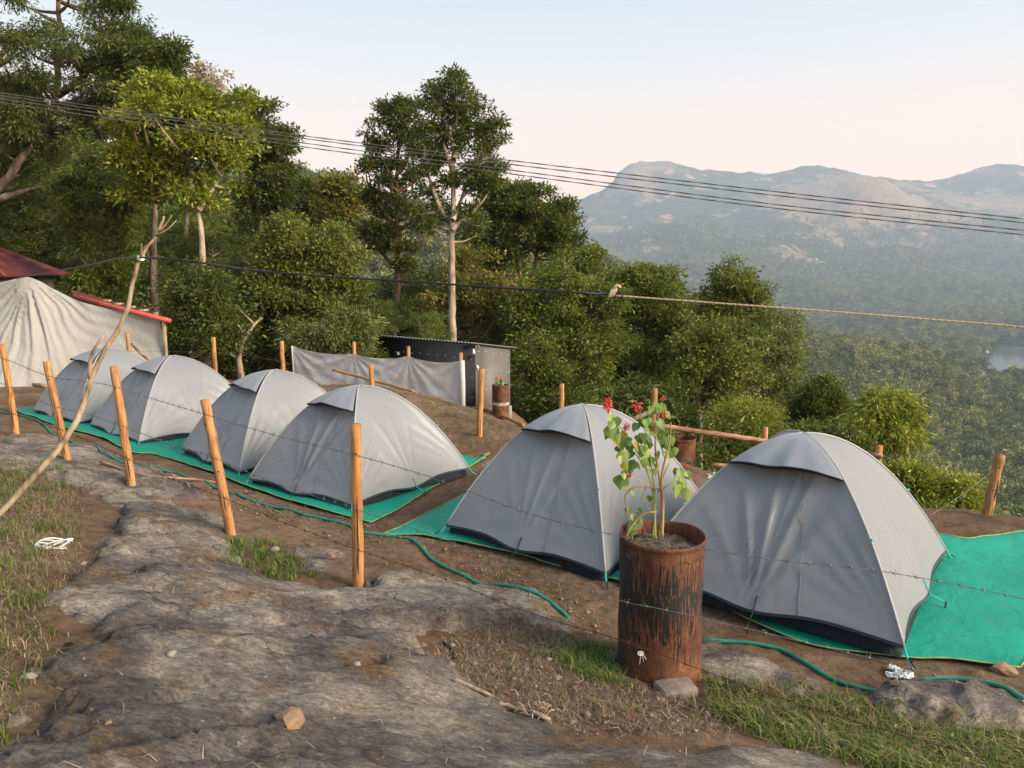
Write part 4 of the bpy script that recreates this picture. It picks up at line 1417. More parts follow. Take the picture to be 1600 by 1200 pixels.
LV = [(957, 655, 18, 'g'), (965, 660, 17, 'g'), (951, 676, 20, 'g'), (963, 678, 20, 'g'), (975, 682, 17, 'y'), (962, 695, 23, 'y'), (974, 693, 17, 'g'), (980, 702, 21, 'g'), (966, 704, 16, 'g'), (971, 716, 22, 'l'), (986, 714, 18, 'g'), (973, 731, 14, 'y'), (990, 729, 20, 'g'),
      (976, 742, 14, 'g'), (968, 754, 22, 'g'), (979, 756, 17, 'l'), (987, 767, 15, 'l'), (1002, 663, 16, 'g'), (995, 668, 14, 'g'), (1010, 665, 17, 'g'), (1013, 676, 15, 'g'), (1024, 636, 17, 'g'), (1036, 642, 22, 'g'), (1020, 645, 14, 'g'), (1032, 664, 19, 'g'), (1040, 678, 18, 'g'), (1026, 672, 13, 'l'),
      (1000, 686, 18, 'g'), (1012, 690, 22, 'g'), (1004, 684, 14, 'l'), (993, 698, 16, 'y'), (1010, 706, 20, 'g'), (1002, 706, 18, 'g'), (1040, 698, 19, 'g'), (1044, 712, 19, 'l'), (1053, 706, 14, 'g'), (1036, 690, 16, 'g'), (1029, 712, 15, 'g'), (1018, 722, 16, 'g'), (1004, 724, 15, 'g'), (1024, 738, 13, 'g'),
      (1063, 740, 17, 'g'), (1070, 744, 16, 'g'), (1058, 750, 14, 'g'), (1070, 758, 17, 'g'), (1064, 768, 22, 'g'), (1072, 773, 20, 'l'), (1014, 780, 11, 'g'), (985, 798, 13, 'g'), (1000, 800, 11, 'g'), (997, 822, 26, 'l'), (984, 826, 22, 'g'), (990, 812, 18, 'l'), (1006, 712, 15, 'l'), (958, 666, 15, 'g'), (1047, 690, 15, 'g'), (1016, 658, 14, 'g'), (982, 690, 14, 'g')]
FL = [(950, 641, 14), (945, 633, 12), (997, 640, 14), (1036, 651, 10), (1034, 624, 7), (977, 670, 10), (984, 742, 12), (1068, 730, 7), (976, 824, 6)]
plant(tuple(db + np.array((0, 0, DRUM_H * 0.9))), STEMS, LV, FL, 5.09, 'leggy red-flowering sage with yellowing leaves, growing in the big drum', 4)
LV2 = [(779, 598, 5, 'g'), (775, 606, 6, 'g'), (784, 604, 6, 'g'), (780, 610, 5, 'y'), (786, 610, 5, 'g'), (777, 600, 6, 'g'), (782, 597, 6, 'g'), (781, 616, 5, 'y'), (774, 610, 5, 'l'), (786, 600, 5, 'l')]
plant(tuple(at(782, 622, 20.2)), [([(782, 624), (781, 610), (779, 595)], .012, .006, Gs), ([(782, 622), (785, 605), (784, 596)], .01, .005, Gs)], LV2, [(776, 593, 5), (784, 593, 4)], 20.2, 'small pink-flowered plant in the drum beside the shed', 9, 3.0)

# ------------------------------------------------------------------ green hose
M['hose'] = simple('green_hose', [(0.3, (0.012, 0.15, 0.095)), (0.7, (0.03, 0.24, 0.16))], 7, 0.45, 0)
HP = [(-60, 634, 0), (0, 645, 0), (50, 655, 0), (70, 668, 0), (84, 680, 0), (115, 697, 0), (140, 702, 0), (160, 715, 0), (185, 727, 0), (240, 737, 0), (300, 750, 0), (350, 770, 0), (400, 787, 0), (470, 805, 0), (540, 822, 0), (562, 834, 0), (600, 838, 0), (642, 845, 0), (662, 864, 0), (690, 886, 0), (740, 911, 0), (800, 935, 0), (850, 950, 0), (882, 964, 0),
      (900, 972, 1), (930, 985, 1), (980, 995, 1), (1030, 1000, 1), (1080, 1000, 1), (1108, 1003, 0), (1180, 1010, 0), (1222, 1018, 0), (1265, 1045, 0), (1310, 1068, 0), (1365, 1085, 0), (1440, 1083, 0), (1500, 1088, 0), (1560, 1105, 0), (1600, 1125, 0), (1680, 1165, 0)]
P = resample([np.append(pg(x, y)[:2], s) for x, y, s in HP], 0.03)
z = top_h(P[:, 0], P[:, 1])
ker = np.ones(7) / 7
zs = np.maximum(np.convolve(np.pad(z, 3, 'edge'), ker, 'valid'), z - 0.004)
P3 = np.stack([P[:, 0], P[:, 1], zs + 0.012 - 0.075 * np.clip(P[:, 2], 0, 1)], -1)
P3 = resample(P3[::3], 0.007)
rad = 0.0145 + 0.0022 * (np.arange(len(P3)) % 2)
obj('garden_hose', Geo().tube(P3, rad, 8).mesh('garden_hose', True, origin=P3[0]), M['hose'], None, P3[0], 'green ribbed hose snaking along the fence line beside the mats', 'hose')

# ------------------------------------------------------------------ grey cloth screen
M['cloth'] = fabric_mat('grey_screen_cloth', (0.48, 0.47, 0.46), 0.7, 3.0, 0.3)
M['tarp'] = fabric_mat('beige_tarpaulin', (0.345, 0.325, 0.295), 0.75, 2.0, 0.4)
sroot = None
tops = [(457, 540, 18.6), (553, 552, 18.0), (638, 556, 17.5), (722, 563, 17.0)]
T3 = [at(*p) for p in tops]
c0 = T3[0].copy(); c0[2] = tz(c0[0], c0[1])
sroot = empty('cloth_screen', c0, 'long grey cloth screen tied to posts in front of the black shed', 'screen')
for i in range(3):
    a_, b_ = T3[i], T3[i + 1]
    s = np.linspace(0, 1, 40)
    w = np.linspace(0, 1, 26)
    S, Wd = np.meshgrid(s, w)
    top = a_[None, None] * (1 - S[..., None]) + b_[None, None] * S[..., None]
    sag = 0.085 * 4 * S * (1 - S) * (1 - Wd) ** 1
    gz_ = near_h(top[..., 0], top[..., 1]) - 0.05
    topz = top[..., 2] - sag
    zz = topz * (1 - Wd) + gz_ * Wd
    # swags hanging from the tied corners
    ang1 = np.arctan2(Wd + 0.02, S * 1.3 + 0.02)
    ang2 = np.arctan2(Wd + 0.02, (1 - S) * 1.3 + 0.02)
    sw = 0.030 * (np.sin(ang1 * 15) * np.exp(-S * 2.2) + np.sin(ang2 * 15 + 1) * np.exp(-(1 - S) * 2.2)) + 0.02 * fbm(S * 4 + i * 7, Wd * 5, 3, 5 + i)
    sw = sw * (0.3 + 0.7 * np.sin(np.pi * S)) + 0.05 * np.sin(np.pi * S) * Wd
    PP = np.stack([top[..., 0] + 0.25 * sw, top[..., 1] - sw - 0.04, zz], -1)
    obj('cloth_bay', Geo().grid(PP).mesh('cloth_bay', True, origin=c0), M['cloth'], sroot)
for i, (x, y) in enumerate(((553, 534), (638, 541), (720, 551))):
    p = at(x, y, tops[i + 1][2] + 0.03)
    q = np.array((p[0], p[1], tz(p[0], p[1]) - 0.1))
    obj('post', Geo().tube(np.stack([q, (p + q) / 2, p]), 0.042, 9, True).mesh('post', False, origin=c0), M['wood'], sroot)
for k, i in ((0, 0), (1, 3)):
    p = T3[i]
    q = np.array((p[0], p[1], tz(p[0], p[1]) - 0.1))
    obj('end_roll', Geo().tube(np.stack([q + (0, -.05, 0), (p + q) / 2 + (0.01, -.05, 0), p + (0, -.05, 0)]), (0.02 if i == 0 else 0.06), 9).mesh('end_roll', True, origin=c0), M['cloth'], sroot)

# ------------------------------------------------------------------ black shed
M['shedblack'] = simple('black_sheet_wall', [(0.3, (0.016, 0.017, 0.020)), (0.7, (0.034, 0.035, 0.040))], 1.6, 0.55, 0.25, 0.03)
M['shedgrey'] = simple('dark_grey_sheet_wall', [(0.3, (0.12, 0.11, 0.096)), (0.7, (0.17, 0.158, 0.14))], 1.4, 0.5, 0.3, 0.05)
M['zinc'] = simple('zinc_roof_sheet', [(0.3, (0.22, 0.24, 0.26)), (0.7, (0.40, 0.43, 0.46))], 3, 0.4, 0.15, 0.01, metallic=0.4)
M['white'] = simple('white_plastic', [(0.3, (0.62, 0.62, 0.60)), (0.7, (0.74, 0.74, 0.72))], 9, 0.5, 0)
tl, tf, tr_ = at(588, 527, 22.3), at(742, 540, 20.6), at(797, 546, 21.4)
sb = np.array((tf[0], tf[1], tz(tf[0], tf[1]) - 0.3))
shed = empty('shed', sb, 'small black sheet-metal shed with sloping roof behind the cloth screen', 'shed')
back = tl + (tr_ - tf)


def wall(name, p, q, thick, mat):
    d = np.array(q) - np.array(p)
    n = np.array((d[1], -d[0], 0.0))
    n = n / np.linalg.norm(n)
    bz = -2.4
    P = np.array([(p[0], p[1], bz), (q[0], q[1], bz), q, p], float)
    return obj(name, Geo().prism(P, -n * thick).mesh(name, origin=sb), mat, shed)


wf = wall('front_wall', tl, tf, 0.05, M['shedblack'])
ws = wall('side_wall', tf, tr_, 0.05, M['shedgrey'])
wall('back_wall', back, tl, 0.05, M['shedblack'])
wall('far_wall', tr_, back, 0.05, M['shedgrey'])
# studs: pale washers along the sheet fixings
dn = (tf - tl)
def stud(par, p, q, s, h):
    pp = np.array(p) + (np.array(q) - np.array(p)) * s
    d = np.array(q) - np.array(p)
    n = np.array((d[1], -d[0], 0.0)); n /= np.linalg.norm(n)
    c = pp - np.array((0, 0, h)) + n * 0.005
    return Geo().tube(np.stack([c - n * 0.01, c + n * 0.012]), 0.014, 6), par
gw = Geo(); gs = Geo()
for h in (0.35, 0.85, 1.4):
    for s in np.linspace(0.04, 0.97, 12):
        G_, _ = stud(wf, tl, tf, s, h + 0.02 * math.sin(s * 40)); gw.add(np.concatenate(G_.v), np.concatenate(G_.q), np.concatenate(G_.t))
    for s in np.linspace(0.08, 0.94, 5):
        G_, _ = stud(ws, tf, tr_, s, h - 0.2 + 0.02 * math.sin(s * 40)); gs.add(np.concatenate(G_.v), np.concatenate(G_.q), np.concatenate(G_.t))
obj('washer_row', gw.mesh('washer_row', origin=sb), M['white'], wf)
obj('washer_row', gs.mesh('washer_row', origin=sb), M['white'], ws)
for (x, y, t, par, hgt) in ((740, 549, 20.45, wf, 0.14), (746, 573, 20.6, ws, 0.09), (622, 552, 21.85, wf, 0.09)):
    p = at(x, y, t)
    obj('white_fitting', Geo().tube(np.stack([p - (0, 0, hgt / 2), p, p + (0, 0, hgt / 2)]), np.array((.045, .04, .015)), 8).mesh('white_fitting', True, origin=sb), M['white'], par)
p_, q_ = tf + np.array((0.03, -0.03, 0)), tf + np.array((0.03, -0.03, 0))
p_[2] = -2.4
obj('corner_trim', Geo().tube(np.stack([p_, tf + (0.02, -.03, 0)]), 0.022, 6).mesh('corner_trim', origin=sb), M['shedgrey'], shed)
# corrugated roof
u_ = (tf - tl) / np.linalg.norm(tf - tl)
w_ = (tr_ - tf); w_ = w_ / np.linalg.norm(w_)
o0 = tl - u_ * 0.35 - w_ * 0.15 + np.array((0, 0, 0.05))
Lr, Wr = np.linalg.norm(tf - tl) + 0.45, np.linalg.norm(tr_ - tf) + 0.32
nu = 130
uu = np.linspace(0, Lr, nu)
ww = np.linspace(0, Wr, 4)
R = o0[None, None] + uu[None, :, None] * u_ + ww[:, None, None] * w_
R[..., 2] += 0.018 * np.sin(uu * 2 * math.pi / 0.11)[None]
top = R.copy(); top[..., 2] += 0.012
g = Geo().grid(R).grid(top)
g.grid(np.stack([R[0], top[0]])).grid(np.stack([R[-1], top[-1]])).grid(np.stack([R[:, 0], top[:, 0]])).grid(np.stack([R[:, -1], top[:, -1]]))
rf = obj('roof', g.mesh('roof', True, origin=sb), M['zinc'], shed)
obj('roof_beam', Geo().tube(np.stack([o0 + w_ * .2 - (0, 0, .06), o0 + w_ * .2 + u_ * Lr - (0, 0, .06)]), 0.03, 6).mesh('roof_beam', origin=sb), M['shedgrey'], rf)

# ------------------------------------------------------------------ house with tarpaulin, at the left edge
M['redroof'] = simple('maroon_roof_sheet', [(0.3, (0.11, 0.020, 0.018)), (0.5, (0.20, 0.040, 0.034)), (0.7, (0.29, 0.10, 0.08))], 5, 0.6, 0.3, 0.02, (1, 0.3, 1))
M['redtrim'] = simple('red_roof_trim', [(0.3, (0.40, 0.060, 0.05)), (0.7, (0.55, 0.11, 0.09))], 6, 0.5, 0.1)
M['plaster'] = simple('dun_plaster', [(0.3, (0.24, 0.20, 0.15)), (0.7, (0.36, 0.31, 0.25))], 3, 0.9, 0.3, 0.02)
hb = at(-40, 590, 22.0)
hb[2] = tz(hb[0], hb[1]) - 0.1
house = empty('house', hb, 'house at the left edge with maroon corrugated roof', 'house')
ex = np.array((0.985, 0.17, 0.0)); ey = np.array((-0.17, 0.985, 0.0)); ez = np.array((0, 0, 1.0))
wz = at(30, 428, 21.5)[2] - hb[2]
c = at(-2, 430, 21.6)
org = np.array((c[0], c[1], hb[2])) - ex * 4.6
def hp(a_, b_, z_): return org + ex * a_ + ey * b_ + ez * z_
for nm, a0, b0, a1, b1 in (('wall', 0, 0, 4.5, 0), ('wall', 4.5, 0, 4.5, 4.0), ('wall', 4.5, 4.0, 0, 4.0), ('wall', 0, 4.0, 0, 0)):
    d = hp(a1, b1, 0) - hp(a0, b0, 0); n = np.array((-d[1], d[0], 0)); n /= np.linalg.norm(n)
    obj(nm, Geo().prism([hp(a0, b0, 0), hp(a1, b1, 0), hp(a1, b1, wz), hp(a0, b0, wz)], n * 0.12).mesh('wall', origin=hb), M['plaster'], house)
# hipped roof: corrugated planes
def roof_plane(c00, c10, c01, c11, n=60):
    s = np.linspace(0, 1, n); r = np.linspace(0, 1, 3)
    lo = c00[None] * (1 - s[:, None]) + c10[None] * s[:, None]
    hi = c01[None] * (1 - s[:, None]) + c11[None] * s[:, None]
    P = lo[None] * (1 - r[:, None, None]) + hi[None] * r[:, None, None]
    nrm_ = np.cross(c10 - c00, c01 - c00); nrm_ /= np.linalg.norm(nrm_)
    L_ = np.linalg.norm(c10 - c00)
    P = P + (0.022 * np.sin(s * L_ * 2 * math.pi / 0.16))[None, :, None] * nrm_
    return Geo().grid(P).grid(P - nrm_ * 0.015)
ov = 0.45
rz = wz + 1.15
e00, e10, e11, e01 = hp(-ov, -ov, wz - .08), hp(4.5 + ov, -ov, wz - .08), hp(4.5 + ov, 4 + ov, wz - .08), hp(-ov, 4 + ov, wz - .08)
r0, r1 = hp(1.6, 2.0, rz), hp(2.9, 2.0, rz)
for cs in ((e00, e10, r0, r1), (e10, e11, r1, r1 + ex * .01), (e11, e01, r1, r0), (e01, e00, r0, r0 - ex * .01)):
    obj('roof_sheet', roof_plane(*cs).mesh('roof_sheet', True, origin=hb), M['redroof'], house)
obj('ridge_cap', Geo().tube(np.stack([r0, r1, e10 + (0, 0, .03)]), 0.05, 8).mesh('ridge_cap', True, origin=hb), M['redroof'], house)
# lean-to roof to the right of the house
lb = at(190, 585, 19.6); lb[2] = tz(lb[0], lb[1]) - .1
lean = empty('lean_to', lb, 'low lean-to with red edged roof behind the beige tarpaulin', 'shelter')
a0, a1 = at(116, 461, 18.6), at(267, 500, 18.15)
b0, b1 = at(110, 452, 21.6), at(258, 492, 21.2)
obj('roof_sheet', roof_plane(a0, a1, b0, b1, 90).mesh('roof_sheet', True, origin=lb), M['redroof'], lean)
dd = (a1 - a0) / np.linalg.norm(a1 - a0)
obj('edge_trim', Geo().tube(np.stack([a0 - (0, .03, .02), (a0 + a1) / 2 - (0, .03, .03), a1 - (0, .03, .02)]), 0.055, 8).mesh('edge_trim', True, origin=lb), M['redtrim'], lean)
for p in (a0 + dd * .2, a1 - dd * .2, b0 + dd * .2, b1 - dd * .2):
    q = np.array((p[0], p[1], tz(p[0], p[1]) - .2))
    obj('post', Geo().tube(np.stack([q, p - (0, 0, .03)]), 0.05, 8).mesh('post', origin=lb), M['deadwood'], lean)
for k in range(5):
    s = 0.35 + 0.13 * k
    p = a0 * (1 - s) + a1 * s + (b0 - a0) * 0.12 + np.array((0, 0, .05))
    obj('roof_debris', Geo().box((0, 0, 0), (0.22, 0.12, 0.05), Matrix.Rotation(k * 1.3, 3, 'Z')).mesh('roof_debris', origin=-(p - lb)), M['deadwood'], lean)
# the tarpaulin itself: hung from the house corner and the lean-to eave, pulled out to the ground
topl = resample([at(-160, 462, 18.9), at(-80, 452, 18.6), at(0, 441, 18.3), at(45, 433, 18.2), at(82, 452, 18.3), at(125, 471, 18.4), at(185, 485, 18.4), at(248, 491, 18.3)], 0.05)
botl = resample([at(-170, 592, 17.3), at(-80, 592, 17.3), at(0, 590, 17.4), at(40, 582, 17.6), at(90, 574, 17.8), at(140, 572, 17.9), at(200, 565, 18.0), at(251, 558, 18.1)], 0.05)
def rs(P, n):
    l = np.r_[0, np.cumsum(np.linalg.norm(np.diff(P, axis=0), axis=1))]
    s_ = np.linspace(0, l[-1], n)
    return np.stack([np.interp(s_, l, P[:, k]) for k in range(3)], -1)
n = 170
ta, ba = rs(topl, n), rs(botl, n)
ba[:, 2] = np.array([near_h(p[0], p[1]) for p in ba]) + 0.01
w = np.linspace(0, 1, 60)[:, None, None]
PP = ta[None] * (1 - w) + ba[None] * w
apex = at(45, 433, 18.2)
dx = PP[..., 0] - apex[0]; dz_ = apex[2] - PP[..., 2]
ang = np.arctan2(dx, dz_ + 0.02); rr = np.hypot(dx, dz_)
aw = ang + 0.10 * np.sin(ang * 3.1 + 0.6) + 0.05 * vnoise(rr * 1.3, ang * 4, 6)
fold = (np.sin(aw * 22) * (0.5 + 0.5 * np.sin(aw * 5)) + 0.9 * np.sin(aw * 37 + 1.0) * (0.5 + 0.5 * np.cos(aw * 4)) + 0.5 * np.sin(aw * 63 + 2)) * 0.6
d = 0.05 * fold * sstep(0.02, 0.5, rr) * (1 - 0.55 * sstep(0.8, 2.4, rr)) + 0.03 * fbm(PP[..., 0] * 1.1, PP[..., 2] * 1.4, 3, 4)
d = d + 0.10 * np.sin(np.pi * w[..., 0]) * sstep(0.3, 1.5, dx)
PP[..., 1] += d
PP[..., 0] += 0.3 * d
c0 = ba[n // 2]
obj('tarpaulin', Geo().grid(PP).mesh('tarpaulin', True, origin=c0), M['tarp'], None, tuple(c0), 'large beige tarpaulin draped in radiating folds from the house corner', 'tarpaulin')
# ------------------------------------------------------------------ trees
LM = {
    'dark': leaf_mat('leaf_dark', (0.0154, 0.0285, 0.0069), (0.0614, 0.0893, 0.0149), (0.2112, 0.2232, 0.0414)),
    'mid': leaf_mat('leaf_mid', (0.0230, 0.0446, 0.0069), (0.1088, 0.1463, 0.0196), (0.3072, 0.3224, 0.0517)),
    'yel': leaf_mat('leaf_yellow_green', (0.050, 0.078, 0.008), (0.195, 0.235, 0.020), (0.46, 0.46, 0.055)),
    'olive': leaf_mat('leaf_olive', (0.030, 0.046, 0.009), (0.125, 0.155, 0.025), (0.33, 0.335, 0.06)),
    'brown': leaf_mat('leaf_brown', (0.042, 0.046, 0.011), (0.165, 0.155, 0.032), (0.42, 0.31, 0.07)),
    'pod': leaf_mat('pale_pods', (0.3072, 0.2232, 0.1495), (0.5120, 0.3968, 0.2990), (0.7040, 0.5828, 0.4600)),
    'gum': leaf_mat('leaf_grey_green', (0.0461, 0.0670, 0.0184), (0.1536, 0.1860, 0.0517), (0.3456, 0.3596, 0.1092)),
    'lime': leaf_mat('leaf_lime', (0.0768, 0.1141, 0.0126), (0.2560, 0.2914, 0.0322), (0.5632, 0.5208, 0.0920)),
}


def unit(v):
    return v / (np.linalg.norm(v, axis=-1, keepdims=True) + 1e-9)


def leaves_mesh(name, P, Dv, L, Wd, var, rng):
    n = len(P)
    d = unit(Dv)
    s = unit(np.cross(d, unit(rng.normal(size=(n, 3)))))
    nn = np.cross(s, d)
    L = L[:, None]
    Wd = Wd[:, None]
    v = np.empty((n, 4, 3))
    v[:, 0] = P
    v[:, 1] = P + d * L * 0.45 + s * Wd * 0.5 + nn * Wd * 0.12
    v[:, 2] = P + d * L - nn * L * 0.10
    v[:, 3] = P + d * L * 0.45 - s * Wd * 0.5 + nn * Wd * 0.12
    b = np.arange(n)[:, None] * 4
    t = np.concatenate([b + (0, 1, 2), b + (0, 2, 3)], 1).reshape(-1, 3)
    return np_mesh(name, v.reshape(-1, 3), None, t, False, np.repeat(var, 2))


def cloud(lobes, n_clumps, per, rng, sigma, leaf, aspect, droop, up=0.25, inner=0.5):
    """leaf clumps over the skin and through the volume of a set of ellipsoids (centre, radii)"""
    C = np.array([l[0] for l in lobes])
    Rr = np.array([l[1] for l in lobes])
    wgt = (Rr[:, 0] * Rr[:, 2]) ** 0.9
    idx = rng.choice(len(lobes), n_clumps, p=wgt / wgt.sum())
    u = rng.normal(size=(n_clumps, 3))
    u[:, 2] += up
    u = unit(u)
    r = inner + (1.12 - inner) * rng.random(n_clumps) ** 0.6
    r = np.where(rng.random(n_clumps) < 0.12, r * 1.4, r)
    cl = C[idx] + u * Rr[idx] * r[:, None]
    cv = rng.random(n_clumps)
    k = np.repeat(np.arange(n_clumps), per)
    N = len(k)
    off = rng.normal(size=(N, 3)) * sigma * (1, 1, 0.6)
    P = cl[k] + off
    D = unit(off) * 0.9 + u[k] * 0.5 + rng.normal(size=(N, 3)) * 0.45
    D[:, 2] -= droop
    var = np.clip(0.70 * cv[k] + 0.30 * rng.random(N) + 0.06 * rng.normal(size=N), 0, 1)
    L = leaf * rng.uniform(0.65, 1.3, N)
    return P, D, L, L * aspect, var, cl


def lobes_from(ells, t, rng, k_per=9, depth=1.0):
    """each crown mass is broken into many small separate puffs of twigs"""
    out = []
    s = t / FPX
    for (cx, cy, rx, ry) in ells:
        c = at(cx, cy, t)
        gm = math.sqrt(rx * ry)
        r_lo, r_hi = min(max(0.20 * gm, 5.0), 9.0), max(min(0.42 * gm, 18.0), 10.0)
        k = max(4, int(k_per * 1.5))
        for j in range(k):
            u = unit(rng.normal(size=3)) * rng.random() ** 0.42 * (1.32 if rng.random() < 0.16 else 1.0)
            f = rng.uniform(r_lo, r_hi) * s
            out.append((c + np.array((u[0] * rx * 1.06, u[1] * rx * depth, u[2] * ry * 1.2)) * s, np.array((f * rng.uniform(1.0, 1.5), f * 1.2, f * rng.uniform(0.55, 0.85)))))
    return out


def tree(name, label, t, ells, trunk, mat, bark, n, leaf, aspect=0.36, droop=0.35, r0=0.16, sigma=0.28, per=14, seed=0, k_per=11, group=None, cat='tree', inner=0.45, depth=0.9, forks=(), twigs=26, up=0.25):
    rng = np.random.default_rng(1000 + seed)
    lobes = lobes_from(ells, t, rng, k_per, depth)
    tp_ = [at(x, y, t) for x, y in trunk]
    gz_ = float(land_h(tp_[0][0], tp_[0][1]))
    base = np.array((tp_[0][0], tp_[0][1], gz_))
    path = [base - (0, 0, 0.3)] + [p for p in tp_ if p[2] > gz_ + 0.3]
    if len(path) < 2:
        path.append(base + (0, 0, 1.0))
    root = empty(name, base, label, cat, group)
    P = resample(path, 0.35)
    P[1:] += rng.normal(size=(len(P) - 1, 3)) * r0 * 0.10
    g = Geo().tube(P, np.linspace(r0, r0 * 0.28, len(P)), 9, True, 0.08, rng)
    per = int(per * 1.5)
    leaf = leaf * 0.74
    n = int(n * 1.65)
    Pl, D, L, Wd, var, cl = cloud(lobes, max(8, n // per), per, rng, sigma * 0.55, leaf, aspect * 1.1, droop, up + 0.25, max(inner, 0.5))
    # limbs: to every lobe, then twigs to some of its leaf clumps
    gl = Geo()
    hmin = P[0][2] + 0.25 * (P[-1][2] - P[0][2])
    for f in forks:
        Q = resample([at(x, y, t + rng.uniform(-.4, .4)) for x, y in f], 0.3)
        gl.tube(Q, np.linspace(r0 * 0.55, r0 * 0.14, len(Q)), 6, False, 0.08, rng)
    stems = np.concatenate([P] + [resample([at(x, y, t) for x, y in f], 0.3) for f in forks])
    for c, rr in lobes:
        ok = stems[(stems[:, 2] > hmin) & (stems[:, 2] < c[2] + 0.3)]
        if len(ok) == 0:
            ok = stems[-3:]
        dd = np.linalg.norm(ok - c, axis=1) + 0.6 * np.maximum(0, ok[:, 2] - c[2] + 0.5)
        a = ok[dd.argmin()]
        mid = (a + c) / 2 + np.array((0, 0, -0.06 * np.linalg.norm(c - a))) + rng.normal(size=3) * 0.06 * np.linalg.norm(c - a)
        Q = resample([a, mid, c], 0.3)
        gl.tube(Q, np.linspace(r0 * 0.30, r0 * 0.08, len(Q)), 5, False)
    C = np.array([l[0] for l in lobes])
    for q in cl[rng.choice(len(cl), min(len(cl), twigs * 4), replace=False)]:
        c = C[np.linalg.norm(C - q, axis=1).argmin()]
        gl.tube(np.stack([c, (c + q) / 2 + rng.normal(size=3) * 0.08, q]), np.array((r0 * 0.09, r0 * 0.06, r0 * 0.03)), 4, False)
    tr = obj('trunk', g.mesh('trunk', True, origin=base), M[bark], root)
    obj('limbs', gl.mesh('limbs', True, origin=base), M[bark], root)
    obj('crown', leaves_mesh('crown', Pl - base, D, L, Wd, var, rng), LM[mat], root)
    return root


FW = 'trees of the forest edge behind the camp'
tree('drooping_tree', 'huge dark drooping-leaved tree filling the upper left corner', 24.5, [(60, -40, 130, 90), (60, 60, 120, 80), (150, 120, 90, 50), (-20, 120, 70, 120), (190, 30, 45, 80), (215, 85, 30, 55), (60, 170, 70, 40), (205, 130, 60, 35), (20, 215, 60, 50), (110, 200, 80, 40)],
     [(-110, 420), (-60, 340), (0, 292), (40, 240), (72, 198), (88, 140), (92, 60), (90, -20)], 'dark', 'bark', 34000, 0.19, 0.26, 0.8, 0.22, 0.26, 16, 1, 13, FW, forks=([(0, 310), (40, 298), (75, 290)], [(72, 198), (30, 150), (-20, 110)], [(90, 150), (130, 120), (160, 70), (180, 20)], [(95, 165), (140, 155), (200, 140)]), inner=0.35)
tree('drooping_tree', 'dark narrow-crowned tree against the sky beside the corner tree', 24, [(255, 110, 32, 42), (238, 150, 42, 34), (268, 95, 18, 26)], [(240, 420), (244, 280), (248, 180), (256, 110)], 'dark', 'bark', 6500, 0.24, 0.3, 0.6, 0.15, 0.26, 14, 2, 14, FW)
tree('pod_tree', 'pale pinkish podded treetop showing above the yellow-green tree', 32, [(318, 132, 27, 20), (300, 150, 18, 14), (210, 175, 40, 16), (170, 180, 40, 22)], [(290, 430), (295, 280), (308, 180), (318, 135)], 'pod', 'bark', 3600, 0.24, 0.5, 0.0, 0.15, 0.26, 12, 3, 12, FW, inner=0.6)
tree('broadleaf_tree', 'yellow-green flat-topped tree with forked pale trunk left of centre', 20, [(290, 190, 100, 48), (225, 215, 48, 36), (340, 240, 52, 40), (270, 255, 80, 42), (300, 165, 50, 24), (235, 270, 40, 36), (360, 215, 32, 28), (310, 305, 40, 20)],
     [(316, 480), (318, 440), (316, 400), (312, 350), (309, 328)], 'yel', 'bark_pale', 24000, 0.17, 0.42, 0.1, 0.16, 0.22, 14, 4, 10, FW, forks=([(309, 330), (290, 312), (262, 282), (240, 262)], [(310, 328), (325, 305), (345, 275), (352, 255)], [(309, 330), (300, 290), (295, 250)]))
tree('broadleaf_tree', 'tall dark green tree right of the yellow-green tree', 27, [(400, 195, 42, 36), (425, 240, 30, 36), (385, 235, 36, 40), (415, 290, 38, 34), (432, 275, 20, 30), (395, 320, 42, 30), (378, 180, 24, 20)], [(405, 520), (408, 380), (405, 300), (402, 210)], 'dark', 'bark', 15000, 0.2, 0.4, 0.2, 0.17, 0.25, 14, 5, 10, FW)
tree('mango_tree', 'conical long-leaved green tree in front of forest, left side', 22.4, [(140, 250, 26, 26), (150, 290, 42, 32), (150, 335, 52, 34), (160, 375, 48, 28), (120, 300, 28, 34), (175, 300, 28, 40)], [(148, 520), (150, 440), (148, 380), (142, 270)], 'mid', 'bark_pale', 15000, 0.22, 0.22, 0.75, 0.12, 0.2, 16, 6, 12, FW)
tree('leafy_shrub', 'low bushy tree with long leaves above the tarpaulin edge', 22.5, [(160, 430, 36, 30), (148, 465, 34, 24), (175, 470, 34, 22)], [(158, 560), (158, 490), (160, 435)], 'mid', 'bark', 7500, 0.2, 0.24, 0.7, 0.08, 0.2, 16, 7, 12, FW)
tree('broadleaf_tree', 'dense rounded olive-green tree above the cloth screen', 21, [(465, 375, 42, 26), (490, 405, 50, 32), (440, 405, 42, 36), (470, 440, 70, 38), (520, 425, 38, 40), (425, 445, 40, 40), (500, 470, 60, 28)], [(468, 600), (466, 520), (462, 440), (465, 370)], 'olive', 'bark', 24000, 0.15, 0.42, 0.15, 0.15, 0.24, 14, 8, 10, FW)
tree('round_tree', 'small dark round tree on the skyline left of the brown tree', 38, [(487, 318, 28, 30), (478, 300, 18, 14), (500, 335, 18, 20)], [(488, 520), (488, 420), (486, 330)], 'dark', 'bark', 5000, 0.26, 0.45, 0.1, 0.16, 0.3, 12, 9, 12, FW)
tree('brown_tree', 'brown-leaved sparse tree standing out against the pale sky', 33, [(533, 285, 26, 14), (545, 308, 22, 18), (530, 330, 22, 16), (540, 350, 18, 14), (520, 298, 14, 10)], [(538, 520), (538, 400), (537, 330), (536, 285)], 'brown', 'bark_red', 3200, 0.24, 0.5, 0.1, 0.11, 0.28, 10, 10, 14, FW, inner=0.5)
